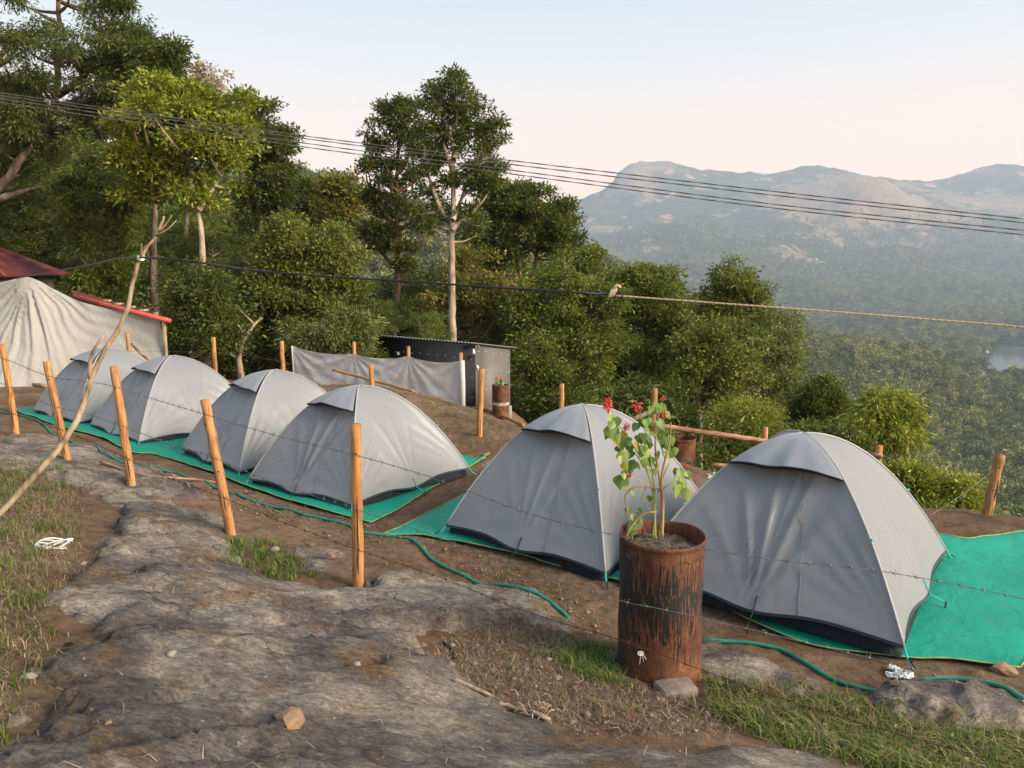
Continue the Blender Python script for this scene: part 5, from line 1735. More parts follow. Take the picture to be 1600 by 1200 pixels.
tree('tall_tree', 'tall airy dark tree left of the pale-trunked giant', 28, [(628, 160, 22, 8), (605, 172, 20, 8), (645, 182, 24, 9), (600, 198, 30, 9), (638, 205, 28, 9), (585, 220, 22, 10), (618, 226, 28, 8), (652, 232, 22, 9), (632, 252, 26, 8), (590, 262, 22, 8), (640, 278, 26, 9), (605, 288, 26, 9), (622, 308, 30, 9), (580, 305, 14, 7), (645, 325, 24, 9), (600, 332, 20, 8), (572, 358, 16, 8), (650, 352, 24, 10), (612, 362, 18, 8), (600, 388, 22, 10), (640, 395, 24, 14), (655, 420, 26, 18)],
     [(622, 560), (621, 430), (620, 330), (622, 240), (628, 180)], 'dark', 'bark_red', 11500, 0.2, 0.36, 0.2, 0.17, 0.2, 13, 11, 3.4, FW, forks=([(622, 360), (600, 330), (580, 300)], [(621, 420), (596, 395), (574, 365)], [(621, 300), (608, 270), (592, 235)], [(622, 270), (640, 240), (650, 215)]))
tree('tall_tree', 'tallest tree in centre with pale branching trunks and feathery crown', 25, [(705, 128, 22, 8), (685, 140, 20, 7), (722, 148, 24, 8), (700, 160, 22, 8), (740, 170, 26, 8), (678, 170, 20, 8), (715, 182, 24, 8), (762, 195, 22, 9), (690, 195, 24, 9), (738, 205, 24, 8), (665, 200, 18, 9), (768, 222, 18, 9), (712, 218, 18, 7), (672, 228, 22, 10), (748, 236, 24, 8), (690, 245, 16, 7), (770, 255, 14, 9), (735, 262, 20, 7), (668, 260, 20, 9), (700, 285, 22, 8), (675, 300, 22, 9), (738, 298, 22, 9), (760, 285, 14, 7), (690, 325, 22, 9), (730, 330, 24, 10), (668, 345, 24, 12), (745, 355, 26, 12)],
     [(706, 600), (706, 480), (706, 400), (707, 340), (708, 290), (709, 240), (711, 170)], 'dark', 'bark_pale', 11500, 0.19, 0.34, 0.3, 0.17, 0.2, 13, 12, 3.4, FW,
     forks=([(705, 350), (690, 330), (678, 300), (668, 270), (664, 245)], [(707, 345), (718, 320), (728, 290), (738, 262)], [(708, 270), (698, 240), (690, 215)], [(709, 250), (722, 225), (738, 205)], [(706, 360), (722, 345), (740, 330)], [(709, 230), (700, 200), (688, 175)], [(710, 200), (722, 175), (738, 165)]), inner=0.4)
tree('round_tree', 'broad dark round-headed tree right of the tallest tree', 31, [(840, 335, 48, 32), (880, 355, 28, 26), (800, 325, 40, 30), (770, 310, 34, 26), (850, 375, 48, 30), (805, 370, 40, 30), (780, 350, 36, 30), (760, 400, 40, 30)], [(815, 560), (818, 470), (835, 420), (845, 360)], 'dark', 'bark_red', 21000, 0.22, 0.42, 0.1, 0.19, 0.28, 14, 13, 10, FW, forks=([(820, 460), (810, 420), (795, 350)], [(818, 470), (790, 420), (775, 330)]))
tree('brown_tree', 'small dusky tree peeking over the canopy before the mountain', 42, [(905, 398, 26, 18), (890, 415, 20, 14), (918, 412, 14, 14)], [(903, 560), (903, 450), (905, 400)], 'olive', 'bark', 3500, 0.28, 0.45, 0.1, 0.14, 0.3, 12, 14, 12, FW)
tree('shrubby_tree', 'yellowish brown-leaved tree with thin bare stems above the shed', 27, [(735, 400, 34, 20), (720, 440, 46, 22), (770, 460, 46, 22), (740, 485, 60, 24), (800, 495, 44, 24), (690, 480, 34, 24), (775, 520, 50, 20)], [(742, 640), (741, 560), (736, 480), (722, 440), (712, 400)], 'brown', 'bark_pale', 11000, 0.17, 0.42, 0.1, 0.09, 0.26, 12, 15, 10, FW, forks=([(741, 545), (752, 500), (756, 470)], [(741, 545), (770, 505), (780, 480)]))
tree('broadleaf_tree', 'big light green bushy tree right of the shed', 25, [(880, 450, 50, 30), (850, 480, 46, 34), (900, 500, 52, 38), (860, 540, 56, 40), (920, 550, 50, 40), (830, 520, 34, 34), (890, 590, 60, 36), (940, 490, 34, 34)], [(880, 720), (880, 620), (878, 540), (880, 460)], 'mid', 'bark_pale', 27000, 0.18, 0.36, 0.4, 0.16, 0.26, 14, 16, 10, FW)
tree('broadleaf_tree', 'dark rounded tree below the rope knot', 30, [(965, 445, 28, 22), (1000, 440, 34, 22), (1040, 450, 34, 22), (985, 475, 44, 28), (1035, 485, 40, 30), (1000, 520, 52, 34), (1060, 510, 26, 26), (970, 560, 50, 40), (1040, 560, 44, 36)], [(1000, 740), (1001, 640), (1002, 540), (1005, 450)], 'mid', 'bark', 20000, 0.22, 0.4, 0.25, 0.18, 0.28, 14, 17, 10, FW)
tree('tall_tree', 'tall dark gum-like tree with small rounded top before the hills', 27, [(1137, 430, 24, 22), (1160, 455, 28, 20), (1180, 480, 18, 30), (1130, 470, 36, 22), (1150, 500, 46, 28), (1110, 500, 30, 24), (1165, 530, 34, 24)], [(1140, 740), (1142, 620), (1140, 520), (1138, 440)], 'olive', 'bark', 11000, 0.2, 0.36, 0.3, 0.14, 0.26, 13, 18, 10, FW, inner=0.4)
tree('branchy_tree', 'pale-limbed branching tree in front of the tall gum-like tree', 20, [(1100, 520, 40, 24), (1140, 545, 46, 26), (1085, 560, 34, 28), (1130, 590, 50, 30), (1165, 580, 28, 24), (1080, 610, 34, 30)], [(1093, 760), (1095, 690), (1094, 640), (1088, 615)], 'olive', 'bark_pale', 9500, 0.15, 0.4, 0.2, 0.09, 0.24, 12, 19, 10, FW,
     forks=([(1095, 645), (1108, 615), (1120, 580), (1130, 555)], [(1090, 625), (1084, 590), (1078, 550), (1074, 530)], [(1092, 630), (1098, 600), (1100, 570)]), inner=0.4)
tree('gum_tree', 'light grey-green wispy tree at the forest end', 25, [(1212, 510, 26, 22), (1200, 545, 34, 24), (1222, 565, 28, 26), (1195, 590, 34, 26), (1225, 605, 24, 24), (1205, 640, 36, 26)], [(1180, 760), (1184, 680), (1192, 600), (1206, 520)], 'gum', 'bark_pale', 9500, 0.19, 0.26, 0.5, 0.1, 0.26, 14, 20, 12, FW, inner=0.4)
tree('conical_shrub', 'dark dense conical shrub right of the wispy tree', 21, [(1284, 605, 20, 18), (1278, 630, 28, 24), (1282, 660, 32, 26), (1262, 650, 20, 26), (1300, 645, 14, 24)], [(1280, 760), (1281, 680), (1283, 610)], 'dark', 'bark', 9500, 0.14, 0.4, -0.1, 0.1, 0.2, 14, 21, 12, FW)
tree('lime_shrub', 'bright lime-green feathery bush behind the log rail', 15.5, [(1160, 660, 40, 24), (1185, 680, 30, 26), (1135, 685, 30, 26), (1160, 705, 48, 26)], [(1160, 790), (1160, 720), (1160, 670)], 'lime', 'bark', 12000, 0.13, 0.2, 0.55, 0.06, 0.2, 16, 22, 12, FW, cat='bush')
tree('drooping_shrub', 'sunlit drooping-leaved small tree right of the dark shrub', 14.5, [(1380, 632, 32, 20), (1405, 655, 28, 26), (1360, 655, 28, 24), (1388, 680, 38, 22)], [(1384, 800), (1386, 730), (1384, 650)], 'lime', 'bark', 6500, 0.19, 0.22, 0.8, 0.06, 0.2, 14, 23, 12, FW, cat='bush')
tree('flowering_bush', 'yellow-green flowering bush behind the nearest tent', 10.8, [(1420, 750, 34, 20), (1460, 770, 46, 26), (1490, 800, 34, 26), (1430, 790, 50, 30), (1480, 825, 44, 20)], [(1450, 900), (1450, 830), (1450, 770)], 'lime', 'bark', 15000, 0.085, 0.42, 0.1, 0.05, 0.14, 14, 24, 12, FW, cat='bush')
tree('leafy_shrub', 'rounded olive bush between log rail post and the nearest tent top', 14.0, [(1270, 690, 40, 22), (1310, 700, 40, 22), (1290, 715, 50, 20), (1345, 715, 36, 22)], [(1290, 800), (1290, 740), (1290, 700)], 'olive', 'bark', 8000, 0.12, 0.4, 0.1, 0.06, 0.2, 14, 25, 12, FW, cat='bush')
tree('leafy_shrub', 'dark leafy shrub mass right beside the shed side wall', 23.5, [(850, 600, 36, 40), (838, 570, 22, 36), (880, 630, 44, 30), (848, 645, 30, 26)], [(840, 760), (840, 660), (840, 600)], 'mid', 'bark', 11000, 0.16, 0.32, 0.4, 0.07, 0.24, 14, 26, 12, FW, cat='bush')
tree('leafy_shrub', 'broad-leaved green shrub between cloth screen and dark forest', 20, [(520, 520, 48, 24), (480, 530, 34, 24), (550, 515, 26, 22)], [(530, 640), (530, 570), (530, 525)], 'gum', 'bark', 11000, 0.2, 0.22, 0.5, 0.07, 0.24, 16, 27, 12, FW, cat='bush')
tree('branchy_tree', 'gnarled dark tree with bare curving limb behind the back posts', 19.5, [(330, 470, 36, 36), (300, 500, 34, 34), (350, 520, 40, 30), (290, 455, 36, 30)], [(385, 640), (372, 590), (372, 560), (388, 520), (410, 495)], 'dark', 'bark_pale', 10000, 0.15, 0.34, 0.3, 0.09, 0.24, 14, 28, 12, FW, forks=([(382, 600), (372, 560), (385, 525), (405, 500)], [(300, 560), (302, 510), (312, 470)]))

# second line of trees deeper in the forest: copies of three crowns
def generic(name, label, mat, bark, seed, H=11.0, n=13000):
    rng = np.random.default_rng(seed)
    lobes = []
    for k in range(44):
        z = rng.uniform(0.30, 0.97) * H
        w = 0.30 * H * math.sqrt(max(0.08, 1 - ((z / H - 0.6) / 0.42) ** 2))
        a = rng.uniform(0, 6.28)
        r = math.sqrt(rng.random()) * w * 1.0
        lobes.append((np.array((r * math.cos(a), r * math.sin(a), z)), np.array((1.35, 1.35, 0.85)) * rng.uniform(0.38, 0.75)))
    root = empty(name, (0, 0, 0), label, 'tree', 'deeper trees of the forest')
    P = resample([(0, 0, -0.6), (0.1, 0, H * 0.3), (-0.1, 0.1, H * 0.6), (0, 0, H * 0.9)], 0.5)
    g = Geo().tube(P, np.linspace(0.2, 0.05, len(P)), 8, True, 0.08, rng)
    for c, rr in lobes:
        a = P[np.abs(P[:, 2] - (c[2] - 1.2)).argmin()]
        g.tube(np.stack([a, (a + c) / 2 - (0, 0, .15), c]), np.array((0.07, 0.05, 0.02)), 5, False)
    obj('trunk', g.mesh('trunk', True), M[bark], root)
    Pl, D, L, Wd, var, cl = cloud(lobes, int(n * 1.7) // 20, 20, rng, 0.2, 0.19, 0.42, 0.25, 0.5, 0.5)
    obj('crown', leaves_mesh('crown', Pl, D, L, Wd, var, rng), LM[mat], root)
    return root


PROTO = [generic('forest_tree', 'dark evergreen standing in the second line of the forest', 'dark', 'bark_pale', 71), generic('forest_tree', 'green broadleaf standing in the second line of the forest', 'mid', 'bark_pale', 72), generic('forest_tree', 'olive-leaved tree standing in the second line of the forest', 'olive', 'bark', 73)]
SPOTS = [(-60, 250, 27), (20, 300, 29), (95, 330, 31), (170, 330, 27), (245, 350, 29), (330, 370, 31), (395, 385, 28), (450, 430, 31), (520, 455, 33), (575, 440, 37), (640, 430, 36), (690, 440, 33), (760, 440, 36), (40, 430, 23), (110, 410, 24), (230, 430, 23), (290, 420, 26), (360, 440, 23),
         (560, 470, 29), (630, 470, 28), (930, 470, 36), (1080, 520, 33), (850, 470, 40), (1180, 560, 33), (1050, 590, 27), (960, 600, 27), (1130, 640, 27), (420, 500, 23), (480, 500, 25), (200, 470, 22), (100, 480, 22), (1225, 665, 26), (770, 500, 27), (690, 500, 27)]
sil = np.array([(-120, 60), (0, 90), (120, 190), (200, 230), (300, 250), (380, 270), (440, 370), (500, 440), (560, 465), (620, 430), (700, 380), (780, 360), (860, 390), (920, 430), (1000, 460), (1090, 500), (1180, 540), (1240, 620)])
for row, (t_, dy_, st_) in enumerate(((40, 40, 62), (33, 90, 58), (26, 150, 52), (22.5, 215, 60))):
    for x_ in np.arange(-110 + 20 * row, 1180 if row < 2 else (560 if row == 3 else 760), st_):
        j_ = 15 * math.sin(x_ * 1.7 + row)
        SPOTS.append((x_ + j_, float(np.interp(x_, sil[:, 0], sil[:, 1])) + dy_ + j_, t_ + 1.5 * math.sin(x_)))
rng = np.random.default_rng(12)
firsts = [True] * 3
for i, (x, y, t) in enumerate(SPOTS):
    if x < 330 and t < 27:
        t = 27 + 0.4 * (t - 20)
    k = (0, 1, 2, 0, 1)[i % 5]
    src = PROTO[k]
    top = at(x, y, t)
    gz_ = float(land_h(top[0], top[1]))
    s = max(0.3, (top[2] - gz_) / 11.0)
    if firsts[k]:
        o = src
        firsts[k] = False
    else:
        o = src.copy()
        COL.objects.link(o)
        for ch in src.children:
            copy_part(ch, o)
    where = next(w for lim, w in ((200, 'above the beige tarpaulin'), (450, 'behind the farther tents'), (600, 'behind the cloth screen'), (800, 'behind the shed'), (1000, 'right of the shed'), (9999, 'towards the valley end')) if x < lim)
    o['label'] = ('dark evergreen', 'green broadleaf tree', 'olive-leaved tree')[k] + (' deepest in the wood ' if t > 36 else ' mid-depth in the wood ' if t > 29.5 else ' near the front of the wood ') + where
    o.location = (top[0], top[1], gz_)
    o.rotation_euler = (0, 0, rng.uniform(0, 6.28))
    w = s * rng.uniform(0.9, 1.1) if s < 1 else 0.6 + 0.45 * s
    o.scale = (w, w, s)

# undergrowth that closes the forest edge: uncountable mass of leaves
rng = np.random.default_rng(31)
ug = {'dark': [], 'mid': [], 'olive': []}
for x in np.arange(-60, 1420, 13.0):
    for r_ in range(5):
        px = x + rng.uniform(-12, 12)
        if px < 330:
            t = rng.uniform(25.5, 32)
        elif px < 800:
            t = rng.uniform(20.5, 30)
        elif px < 960:
            t = rng.uniform(22.0, 29)
        else:
            t = rng.uniform(14.0, 24)
        if px > 1180:
            t = rng.uniform(13.0, 19)
        c = at(px, 600, t)
        if (550 < px < 860 and t < 26):
            c = at(px, 600, t + 5.5)
        hgt = rng.uniform(0.9, 2.6) if px < 1180 else rng.uniform(0.5, 1.2)
        z = float(land_h(c[0], c[1]))
        R_ = rng.uniform(0.5, 1.0)
        for zz in np.arange(0.35, hgt, 0.6):
            ug[rng.choice(('dark', 'mid', 'olive'), p=(.45, .38, .17))].append((np.array((c[0] + rng.uniform(-.3, .3), c[1], z + zz)), np.array((R_, R_, 0.55))))
for k_, lob in ug.items():
    Pl, D, L, Wd, var, cl = cloud(lob, 3600 if k_ != 'olive' else 1700, 20, rng, 0.18, 0.15, 0.36, 0.3, 0.3, 0.4)
    obj('undergrowth', leaves_mesh('undergrowth', Pl, D, L, Wd, var, rng), LM[k_], None, label={'dark': 'dark leafy undergrowth', 'mid': 'fresh green undergrowth', 'olive': 'olive tinted undergrowth'}[k_] + ' closing the foot of the forest edge', cat='undergrowth', kind='stuff')

# ------------------------------------------------------------------ far forest on the valley floor and slopes
LM['far'] = leaf_mat('far_canopy', (0.034, 0.050, 0.017), (0.15, 0.17, 0.05), (0.42, 0.37, 0.13), 0.15, 0.8, True)
M['far_trunk'] = M['bark_pale']


def far_tree(seed, slim):
    rng = np.random.default_rng(seed)
    lobes = []
    for k in range(7):
        z = rng.uniform(0.42, 0.92)
        w = (0.22 if slim else 0.34) * math.sqrt(max(0.1, 1 - ((z - 0.66) / 0.38) ** 2))
        a = rng.uniform(0, 6.28)
        lobes.append((np.array((w * 0.6 * math.cos(a), w * 0.6 * math.sin(a), z)), np.array((1, 1, 0.8)) * rng.uniform(0.12, 0.19)))
    Pl, D, L, Wd, var, cl = cloud(lobes, 60, 6, rng, 0.035, 0.085, 0.75, 0.1, 0.4, 0.55)
    me = leaves_mesh('far_tree', Pl, D, L, Wd, var, rng)
    me.materials.append(LM['far'])
    return bpy.data.objects.new('far_tree_source', me)


def scatter(n, rmin, rmax, umin, umax, seed):
    rng = np.random.default_rng(seed)
    r = np.sqrt(rng.uniform(rmin ** 2, rmax ** 2, n))
    u = rng.uniform(umin, umax, n)
    return np.stack([u * r, r], -1)


pts = np.concatenate([scatter(1500, 60, 250, -0.3, 0.95, 1), scatter(5000, 250, 700, -0.35, 0.95, 2), scatter(7500, 700, 1300, -0.35, 0.9, 3), scatter(11000, 1300, 2300, -0.55, 0.9, 4), scatter(20000, 2300, 4300, -0.2, 0.85, 5)])
x, y = pts[:, 0], pts[:, 1]
z = np.where(y < 2440, land_h(x, y), far_h(x, y))
ld = np.maximum.reduce([sdf(LAKE, x * f_, y * f_) for f_ in (1.0, 1.03, 1.06, 1.09, 1.12, 1.15, 1.18, 1.21)])
gap = np.array([at_z(1508, 622, -150), at_z(1500, 640, -150)])
dg = np.min([np.hypot(x - g_[0], (y - g_[1]) * 0.6) for g_ in gap], axis=0)
dens = fbm(x / 180, y / 180, 3, 9)
hi = sstep(-40, 260, z)
keep = (ld < -9) & (dg > 26) & ((dens > -0.75)) & (np.random.default_rng(3).random(len(x)) > hi * 0.9)
pts = np.stack([x, y, z], -1)[keep]
rng = np.random.default_rng(8)
me = bpy.data.meshes.new('far_forest')
me.vertices.add(len(pts))
me.vertices.foreach_set('co', pts.astype(np.float32).ravel())
rd = np.hypot(pts[:, 0], pts[:, 1])
sc_ = rng.uniform(0.6, 1.4, len(pts)) * np.interp(rd, (60, 400, 1000, 2500, 4300), (10, 16, 19, 22, 22))
a_ = me.attributes.new('size', 'FLOAT', 'POINT'); a_.data.foreach_set('value', sc_.astype(np.float32))
a_ = me.attributes.new('turn', 'FLOAT', 'POINT'); a_.data.foreach_set('value', rng.uniform(0, 6.28, len(pts)).astype(np.float32))
a_ = me.attributes.new('pick', 'INT', 'POINT'); a_.data.foreach_set('value', rng.integers(0, 5, len(pts)).astype(np.int32))
ff = obj('far_forest', me, None, None, label='distant forest covering the valley floor and lower mountain slopes', cat='forest', kind='stuff')
ng = bpy.data.node_groups.new('far_forest', 'GeometryNodeTree')
ng.interface.new_socket('Geometry', in_out='INPUT', socket_type='NodeSocketGeometry')
ng.interface.new_socket('Geometry', in_out='OUTPUT', socket_type='NodeSocketGeometry')
N, Lk = ng.nodes, ng.links
gi, go = N.new('NodeGroupInput'), N.new('NodeGroupOutput')
iop = N.new('GeometryNodeInstanceOnPoints')
join = N.new('GeometryNodeJoinGeometry')
for k in range(5):
    oi = N.new('GeometryNodeObjectInfo')
    oi.inputs['Object'].default_value = far_tree(200 + k, k % 2)
    oi.inputs['As Instance'].default_value = True
    Lk.new(oi.outputs['Geometry'], join.inputs[0])
def nattr(n_, typ):
    a = N.new('GeometryNodeInputNamedAttribute'); a.data_type = typ; a.inputs['Name'].default_value = n_
    return a.outputs['Attribute']
cx = N.new('ShaderNodeCombineXYZ'); Lk.new(nattr('turn', 'FLOAT'), cx.inputs['Z'])
e2r = N.new('FunctionNodeEulerToRotation'); Lk.new(cx.outputs[0], e2r.inputs[0])
Lk.new(gi.outputs[0], iop.inputs['Points'])
Lk.new(join.outputs[0], iop.inputs['Instance'])
iop.inputs['Pick Instance'].default_value = True
Lk.new(nattr('pick', 'INT'), iop.inputs['Instance Index'])
Lk.new(e2r.outputs[0], iop.inputs['Rotation'])
Lk.new(nattr('size', 'FLOAT'), iop.inputs['Scale'])
Lk.new(iop.outputs[0], go.inputs[0])
md = ff.modifiers.new('scatter', 'NODES'); md.node_group = ng

# far houses: pale specks on the lower slopes, each a small gabled house
HS = [(990, 412, 3300), (1003, 413, 3300), (1108, 410, 3300), (1290, 392, 3600), (1330, 402, 3500), (1340, 405, 3500), (1436, 430, 3000), (1415, 418, 3200), (1505, 436, 3000), (1275, 405, 3500), (1540, 545, 1180), (1474, 568, 1040), (1428, 655, 560)]
M['fwall'] = simple('far_wall', [(0.3, (0.55, 0.52, 0.47)), (0.7, (0.68, 0.65, 0.60))], 0.2, 0.9, 0)
M['froof'] = simple('far_roof', [(0.3, (0.45, 0.44, 0.42)), (0.7, (0.60, 0.58, 0.55))], 0.2, 0.7, 0)
gw = Geo().box((0, 0, 2.2), (13, 8, 4.4)).mesh('wall')
gr = Geo().prism([(-7, -4.6, 4.4), (-7, 4.6, 4.4), (-7, 0, 7.0)], (14, 0, 0)).mesh('roof')
gw.materials.append(M['fwall']); gr.materials.append(M['froof'])
FHL = 'tiny pale house among the trees of the far slopes'
for i, (px, py, dist) in enumerate(HS):
    d = ray(px, py)
    p = d * dist
    zz = float(far_h(np.array([p[0]]), np.array([p[1]]))[0]) if p[1] > 2440 else float(land_h(p[0], p[1]))
    # slide along the sight line until it meets the land
    for tt in np.linspace(dist * 0.6, dist * 1.5, 240):
        q = d * tt
        zq = float(far_h(np.array([q[0]]), np.array([q[1]]))[0])
        if CAMZ + q[2] < zq + 8:
            p, zz = q, zq
            break
    lab = {12: 'small pale house roof just right of the drooping bush, in the valley', 11: 'pale roofed house among trees on the hill left of the lake', 10: 'small hut at the lake shore'}.get(i, FHL)
    o = empty('far_house', (p[0], p[1], zz + (4 if i < 10 else 1)), lab, 'house', 'houses scattered over the far slopes' if i < 10 else None, i * 1.1)
    s = 1.0 if i < 10 else 0.7
    o.scale = (s, s, s)
    for me_, nm in ((gw, 'wall'), (gr, 'roof')):
        obj(nm, me_, None, o)
# white water below the lake
M['foam'] = simple('white_water', [(0.3, (0.55, 0.57, 0.57)), (0.7, (0.80, 0.80, 0.80))], 0.4, 0.7, 0.5, 0.3)
wp = []
for (px, py, w_) in ((1508, 602, 2), (1507, 610, 4), (1512, 618, 7), (1508, 626, 4), (1500, 632, 4)):
    q = at_z(px, py, -149)
    zz = float(land_h(q[0], q[1])) + 2.0
    wp.append((q, zz, w_))
g = Geo().grid([[(q[0] - w_, q[1], zz), (q[0], q[1], zz + .6), (q[0] + w_, q[1] + 1, zz)] for q, zz, w_ in wp])
obj('white_water', g.mesh('white_water', True), M['foam'], kind='structure')
# ------------------------------------------------------------------ grass, litter, stones, rubbish
M['g_green'] = leaf_mat('grass_green', (0.045, 0.075, 0.012), (0.11, 0.16, 0.026), (0.22, 0.27, 0.05), 0.3, 0.6)
M['g_dry'] = leaf_mat('grass_dry', (0.13, 0.085, 0.04), (0.27, 0.19, 0.095), (0.42, 0.33, 0.19), 0.2, 0.8)
M['g_twig'] = leaf_mat('twig_litter', (0.06, 0.035, 0.02), (0.17, 0.115, 0.07), (0.36, 0.28, 0.19), 0.0, 0.9)


def inside_pts(poly, n, rng, soft=0.0):
    lo, hi = poly.min(0), poly.max(0)
    out = np.zeros((0, 2))
    while len(out) < n:
        p = rng.uniform(lo - soft, hi + soft, (n * 2, 2))
        d = sdf(poly, p[:, 0], p[:, 1]) + soft * rng.normal(size=len(p)) * 0.6
        out = np.concatenate([out, p[d > 0]])
    return out[:n]


def blades(name, pts, lmin, lmax, width, lean, mat, rng, label, cat, tuft=0.0, zoff=0.0):
    n = len(pts)
    z = top_h(pts[:, 0], pts[:, 1]) - 0.004 + zoff
    B = np.c_[pts, z]
    L = rng.uniform(lmin, lmax, n) * rng.uniform(0.5, 1, n)
    a = rng.uniform(0, 2 * math.pi, n)
    h = np.stack([np.cos(a), np.sin(a), np.zeros(n)], -1)
    ln = np.abs(rng.normal(size=n)) * lean + 0.12
    up = np.array((0, 0, 1.0))
    m1 = B + (h * (ln * 0.35)[:, None] + up) * (L * 0.5)[:, None]
    tp_ = B + (h * np.minimum(ln * 1.5, 1.6)[:, None] + up * np.clip(1 - ln * 0.55, 0.05, 1)[:, None]) * L[:, None]
    s = np.stack([-np.sin(a), np.cos(a), np.zeros(n)], -1) * (width * rng.uniform(0.6, 1.3, n))[:, None]
    v = np.stack([B - s * .5, B + s * .5, m1 + s * .42, m1 - s * .42, tp_], 1)
    b = np.arange(n)[:, None] * 5
    q = (b + (0, 1, 2, 3))
    t = (b + (3, 2, 4))
    var = rng.random(n)
    me = np_mesh(name, v.reshape(-1, 3), q, t, False, np.concatenate([var, var]))
    return obj(name, me, mat, None, label=label, cat=cat, kind='stuff')


def tufts(centres, per, spread, rng):
    k = np.repeat(np.arange(len(centres)), per)
    return centres[k] + rng.normal(size=(len(k), 2)) * spread


rng = np.random.default_rng(77)
GL = gpoly([(-140, 715), (0, 725), (60, 738), (105, 752), (95, 800), (125, 850), (60, 900), (95, 960), (50, 1040), (40, 1120), (-60, 1180), (-160, 1000)])
GL2 = gpoly([(-60, 712), (60, 738), (110, 760), (120, 800), (105, 860), (110, 905), (60, 950), (70, 1010), (35, 1080), (25, 1130), (-20, 1190), (-100, 1180)])
GM = gpoly([(350, 862), (385, 838), (430, 850), (470, 880), (500, 905), (430, 912), (365, 892)])
GD = gpoly([(850, 1030), (900, 1015), (950, 1012), (965, 1050), (975, 1080), (930, 1068)])
GR = gpoly([(1110, 1078), (1170, 1085), (1230, 1098), (1300, 1095), (1340, 1108), (1400, 1132), (1480, 1148), (1620, 1158), (1660, 1260), (1480, 1240), (1330, 1190), (1220, 1165), (1130, 1125)])
GT = gpoly([(1190, 1085), (1230, 1090), (1215, 1110), (1180, 1105)])
SP_ = gpoly([(700, 985), (800, 965), (880, 990), (955, 1010), (960, 1060), (1110, 1100), (1150, 1150), (1000, 1155), (900, 1150), (820, 1105), (700, 1060), (670, 1030)])
BANK = gpoly([(360, 800), (560, 850), (640, 850), (760, 930), (930, 990), (955, 960), (800, 880), (640, 838), (400, 775), (200, 720)])
blades('green_grass', np.concatenate([tufts(inside_pts(GL, 95, rng, .1), 16, 0.045, rng), inside_pts(GL, 700, rng, .1)]), 0.05, 0.17, 0.0075, 0.5, M['g_green'], rng, 'green grass growing on the slope at the left edge', 'grass')
blades('dry_grass', np.concatenate([inside_pts(GL2, 7500, rng, .15), tufts(inside_pts(GL2, 120, rng, .1), 24, 0.05, rng)]), 0.03, 0.10, 0.0038, 3.2, M['g_dry'], rng, 'dry straw-coloured grass matted on the left slope', 'grass')
blades('weeds', np.concatenate([tufts(inside_pts(GM, 75, rng, .05), 9, 0.03, rng)]), 0.05, 0.14, 0.010, 0.6, M['g_green'], rng, 'patch of green weeds at the foot of the tilted post', 'weeds')
blades('green_grass', np.concatenate([tufts(inside_pts(GR, 230, rng, .08), 13, 0.04, rng), tufts(inside_pts(GR, 260, rng, .08), 6, 0.012, rng), inside_pts(GR, 1500, rng, .1)]), 0.05, 0.16, 0.0075, 0.7, M['g_green'], rng, 'green grass covering the lower right corner', 'grass')
blades('dry_grass', np.concatenate([inside_pts(GR, 1800, rng, .1), tufts(inside_pts(GT, 9, rng), 40, 0.025, rng)]), 0.08, 0.24, 0.004, 0.8, M['g_dry'], rng, 'pale dry grass tufts beside the rock right of the drum', 'grass')
# broad-leaved weeds among the grass
cc = inside_pts(GR, 130, rng, .05)
kk = np.repeat(np.arange(len(cc)), 9)
pw = cc[kk] + rng.normal(size=(len(kk), 2)) * 0.03
Pw = np.c_[pw, top_h(pw[:, 0], pw[:, 1]) + rng.uniform(0.005, 0.07, len(kk))]
Dw = np.c_[rng.normal(size=(len(kk), 2)), rng.uniform(-.1, .5, len(kk))]
Lw = rng.uniform(0.02, 0.045, len(kk))
obj('weeds', leaves_mesh('weeds', Pw, Dw, Lw, Lw * 0.6, rng.random(len(kk)), rng), LM['mid'], None, label='small broad-leaved weeds among the grass in the lower right corner', cat='weeds', kind='stuff')
blades('green_grass', tufts(inside_pts(GD, 110, rng, .03), 16, 0.03, rng), 0.04, 0.13, 0.005, 0.6, M['g_green'], rng, 'fine green grass at the left foot of the drum', 'grass')
blades('dry_grass', np.concatenate([inside_pts(SP_, 6500, rng, .05)]), 0.02, 0.07, 0.003, 1.8, M['g_twig'], rng, 'short dead grass over the brown soil patch left of drum', 'grass')
blades('seedlings', np.concatenate([tufts(inside_pts(SP_, 22, rng), 7, 0.018, rng), tufts(inside_pts(BANK, 26, rng), 7, 0.02, rng)]), 0.03, 0.07, 0.011, 0.8, M['g_green'], rng, 'scattered green seedlings on the bare soil', 'weeds')
MND = np.array([(-3.2, 13.6), (-0.6, 11.2), (0.6, 11.6), (1.2, 13.0), (-0.6, 14.0), (-3.6, 15.2), (-5.5, 16)])
blades('weeds', np.concatenate([tufts(inside_pts(MND, 70, rng), 10, 0.08, rng)]), 0.05, 0.13, 0.012, 0.9, M['g_green'], rng, 'sparse weeds dotting the earth mound behind the tents', 'weeds')
EDGE = np.array([(2.4, 11.4), (4.4, 9.6), (5.1, 9.0), (6.2, 8.6), (7.2, 8.3), (7.2, 9.3), (5.6, 10.2), (4.2, 12.2), (2.4, 13.2)])
blades('weeds', tufts(inside_pts(EDGE, 220, rng, .1), 14, 0.09, rng), 0.10, 0.32, 0.016, 0.6, M['g_green'], rng, 'rank weeds along the back edge of the terrace', 'weeds')
allp = gpoly([(-60, 700), (300, 760), (600, 850), (900, 960), (1100, 1000), (1600, 1060), (1650, 1250), (900, 1260), (0, 1260)])
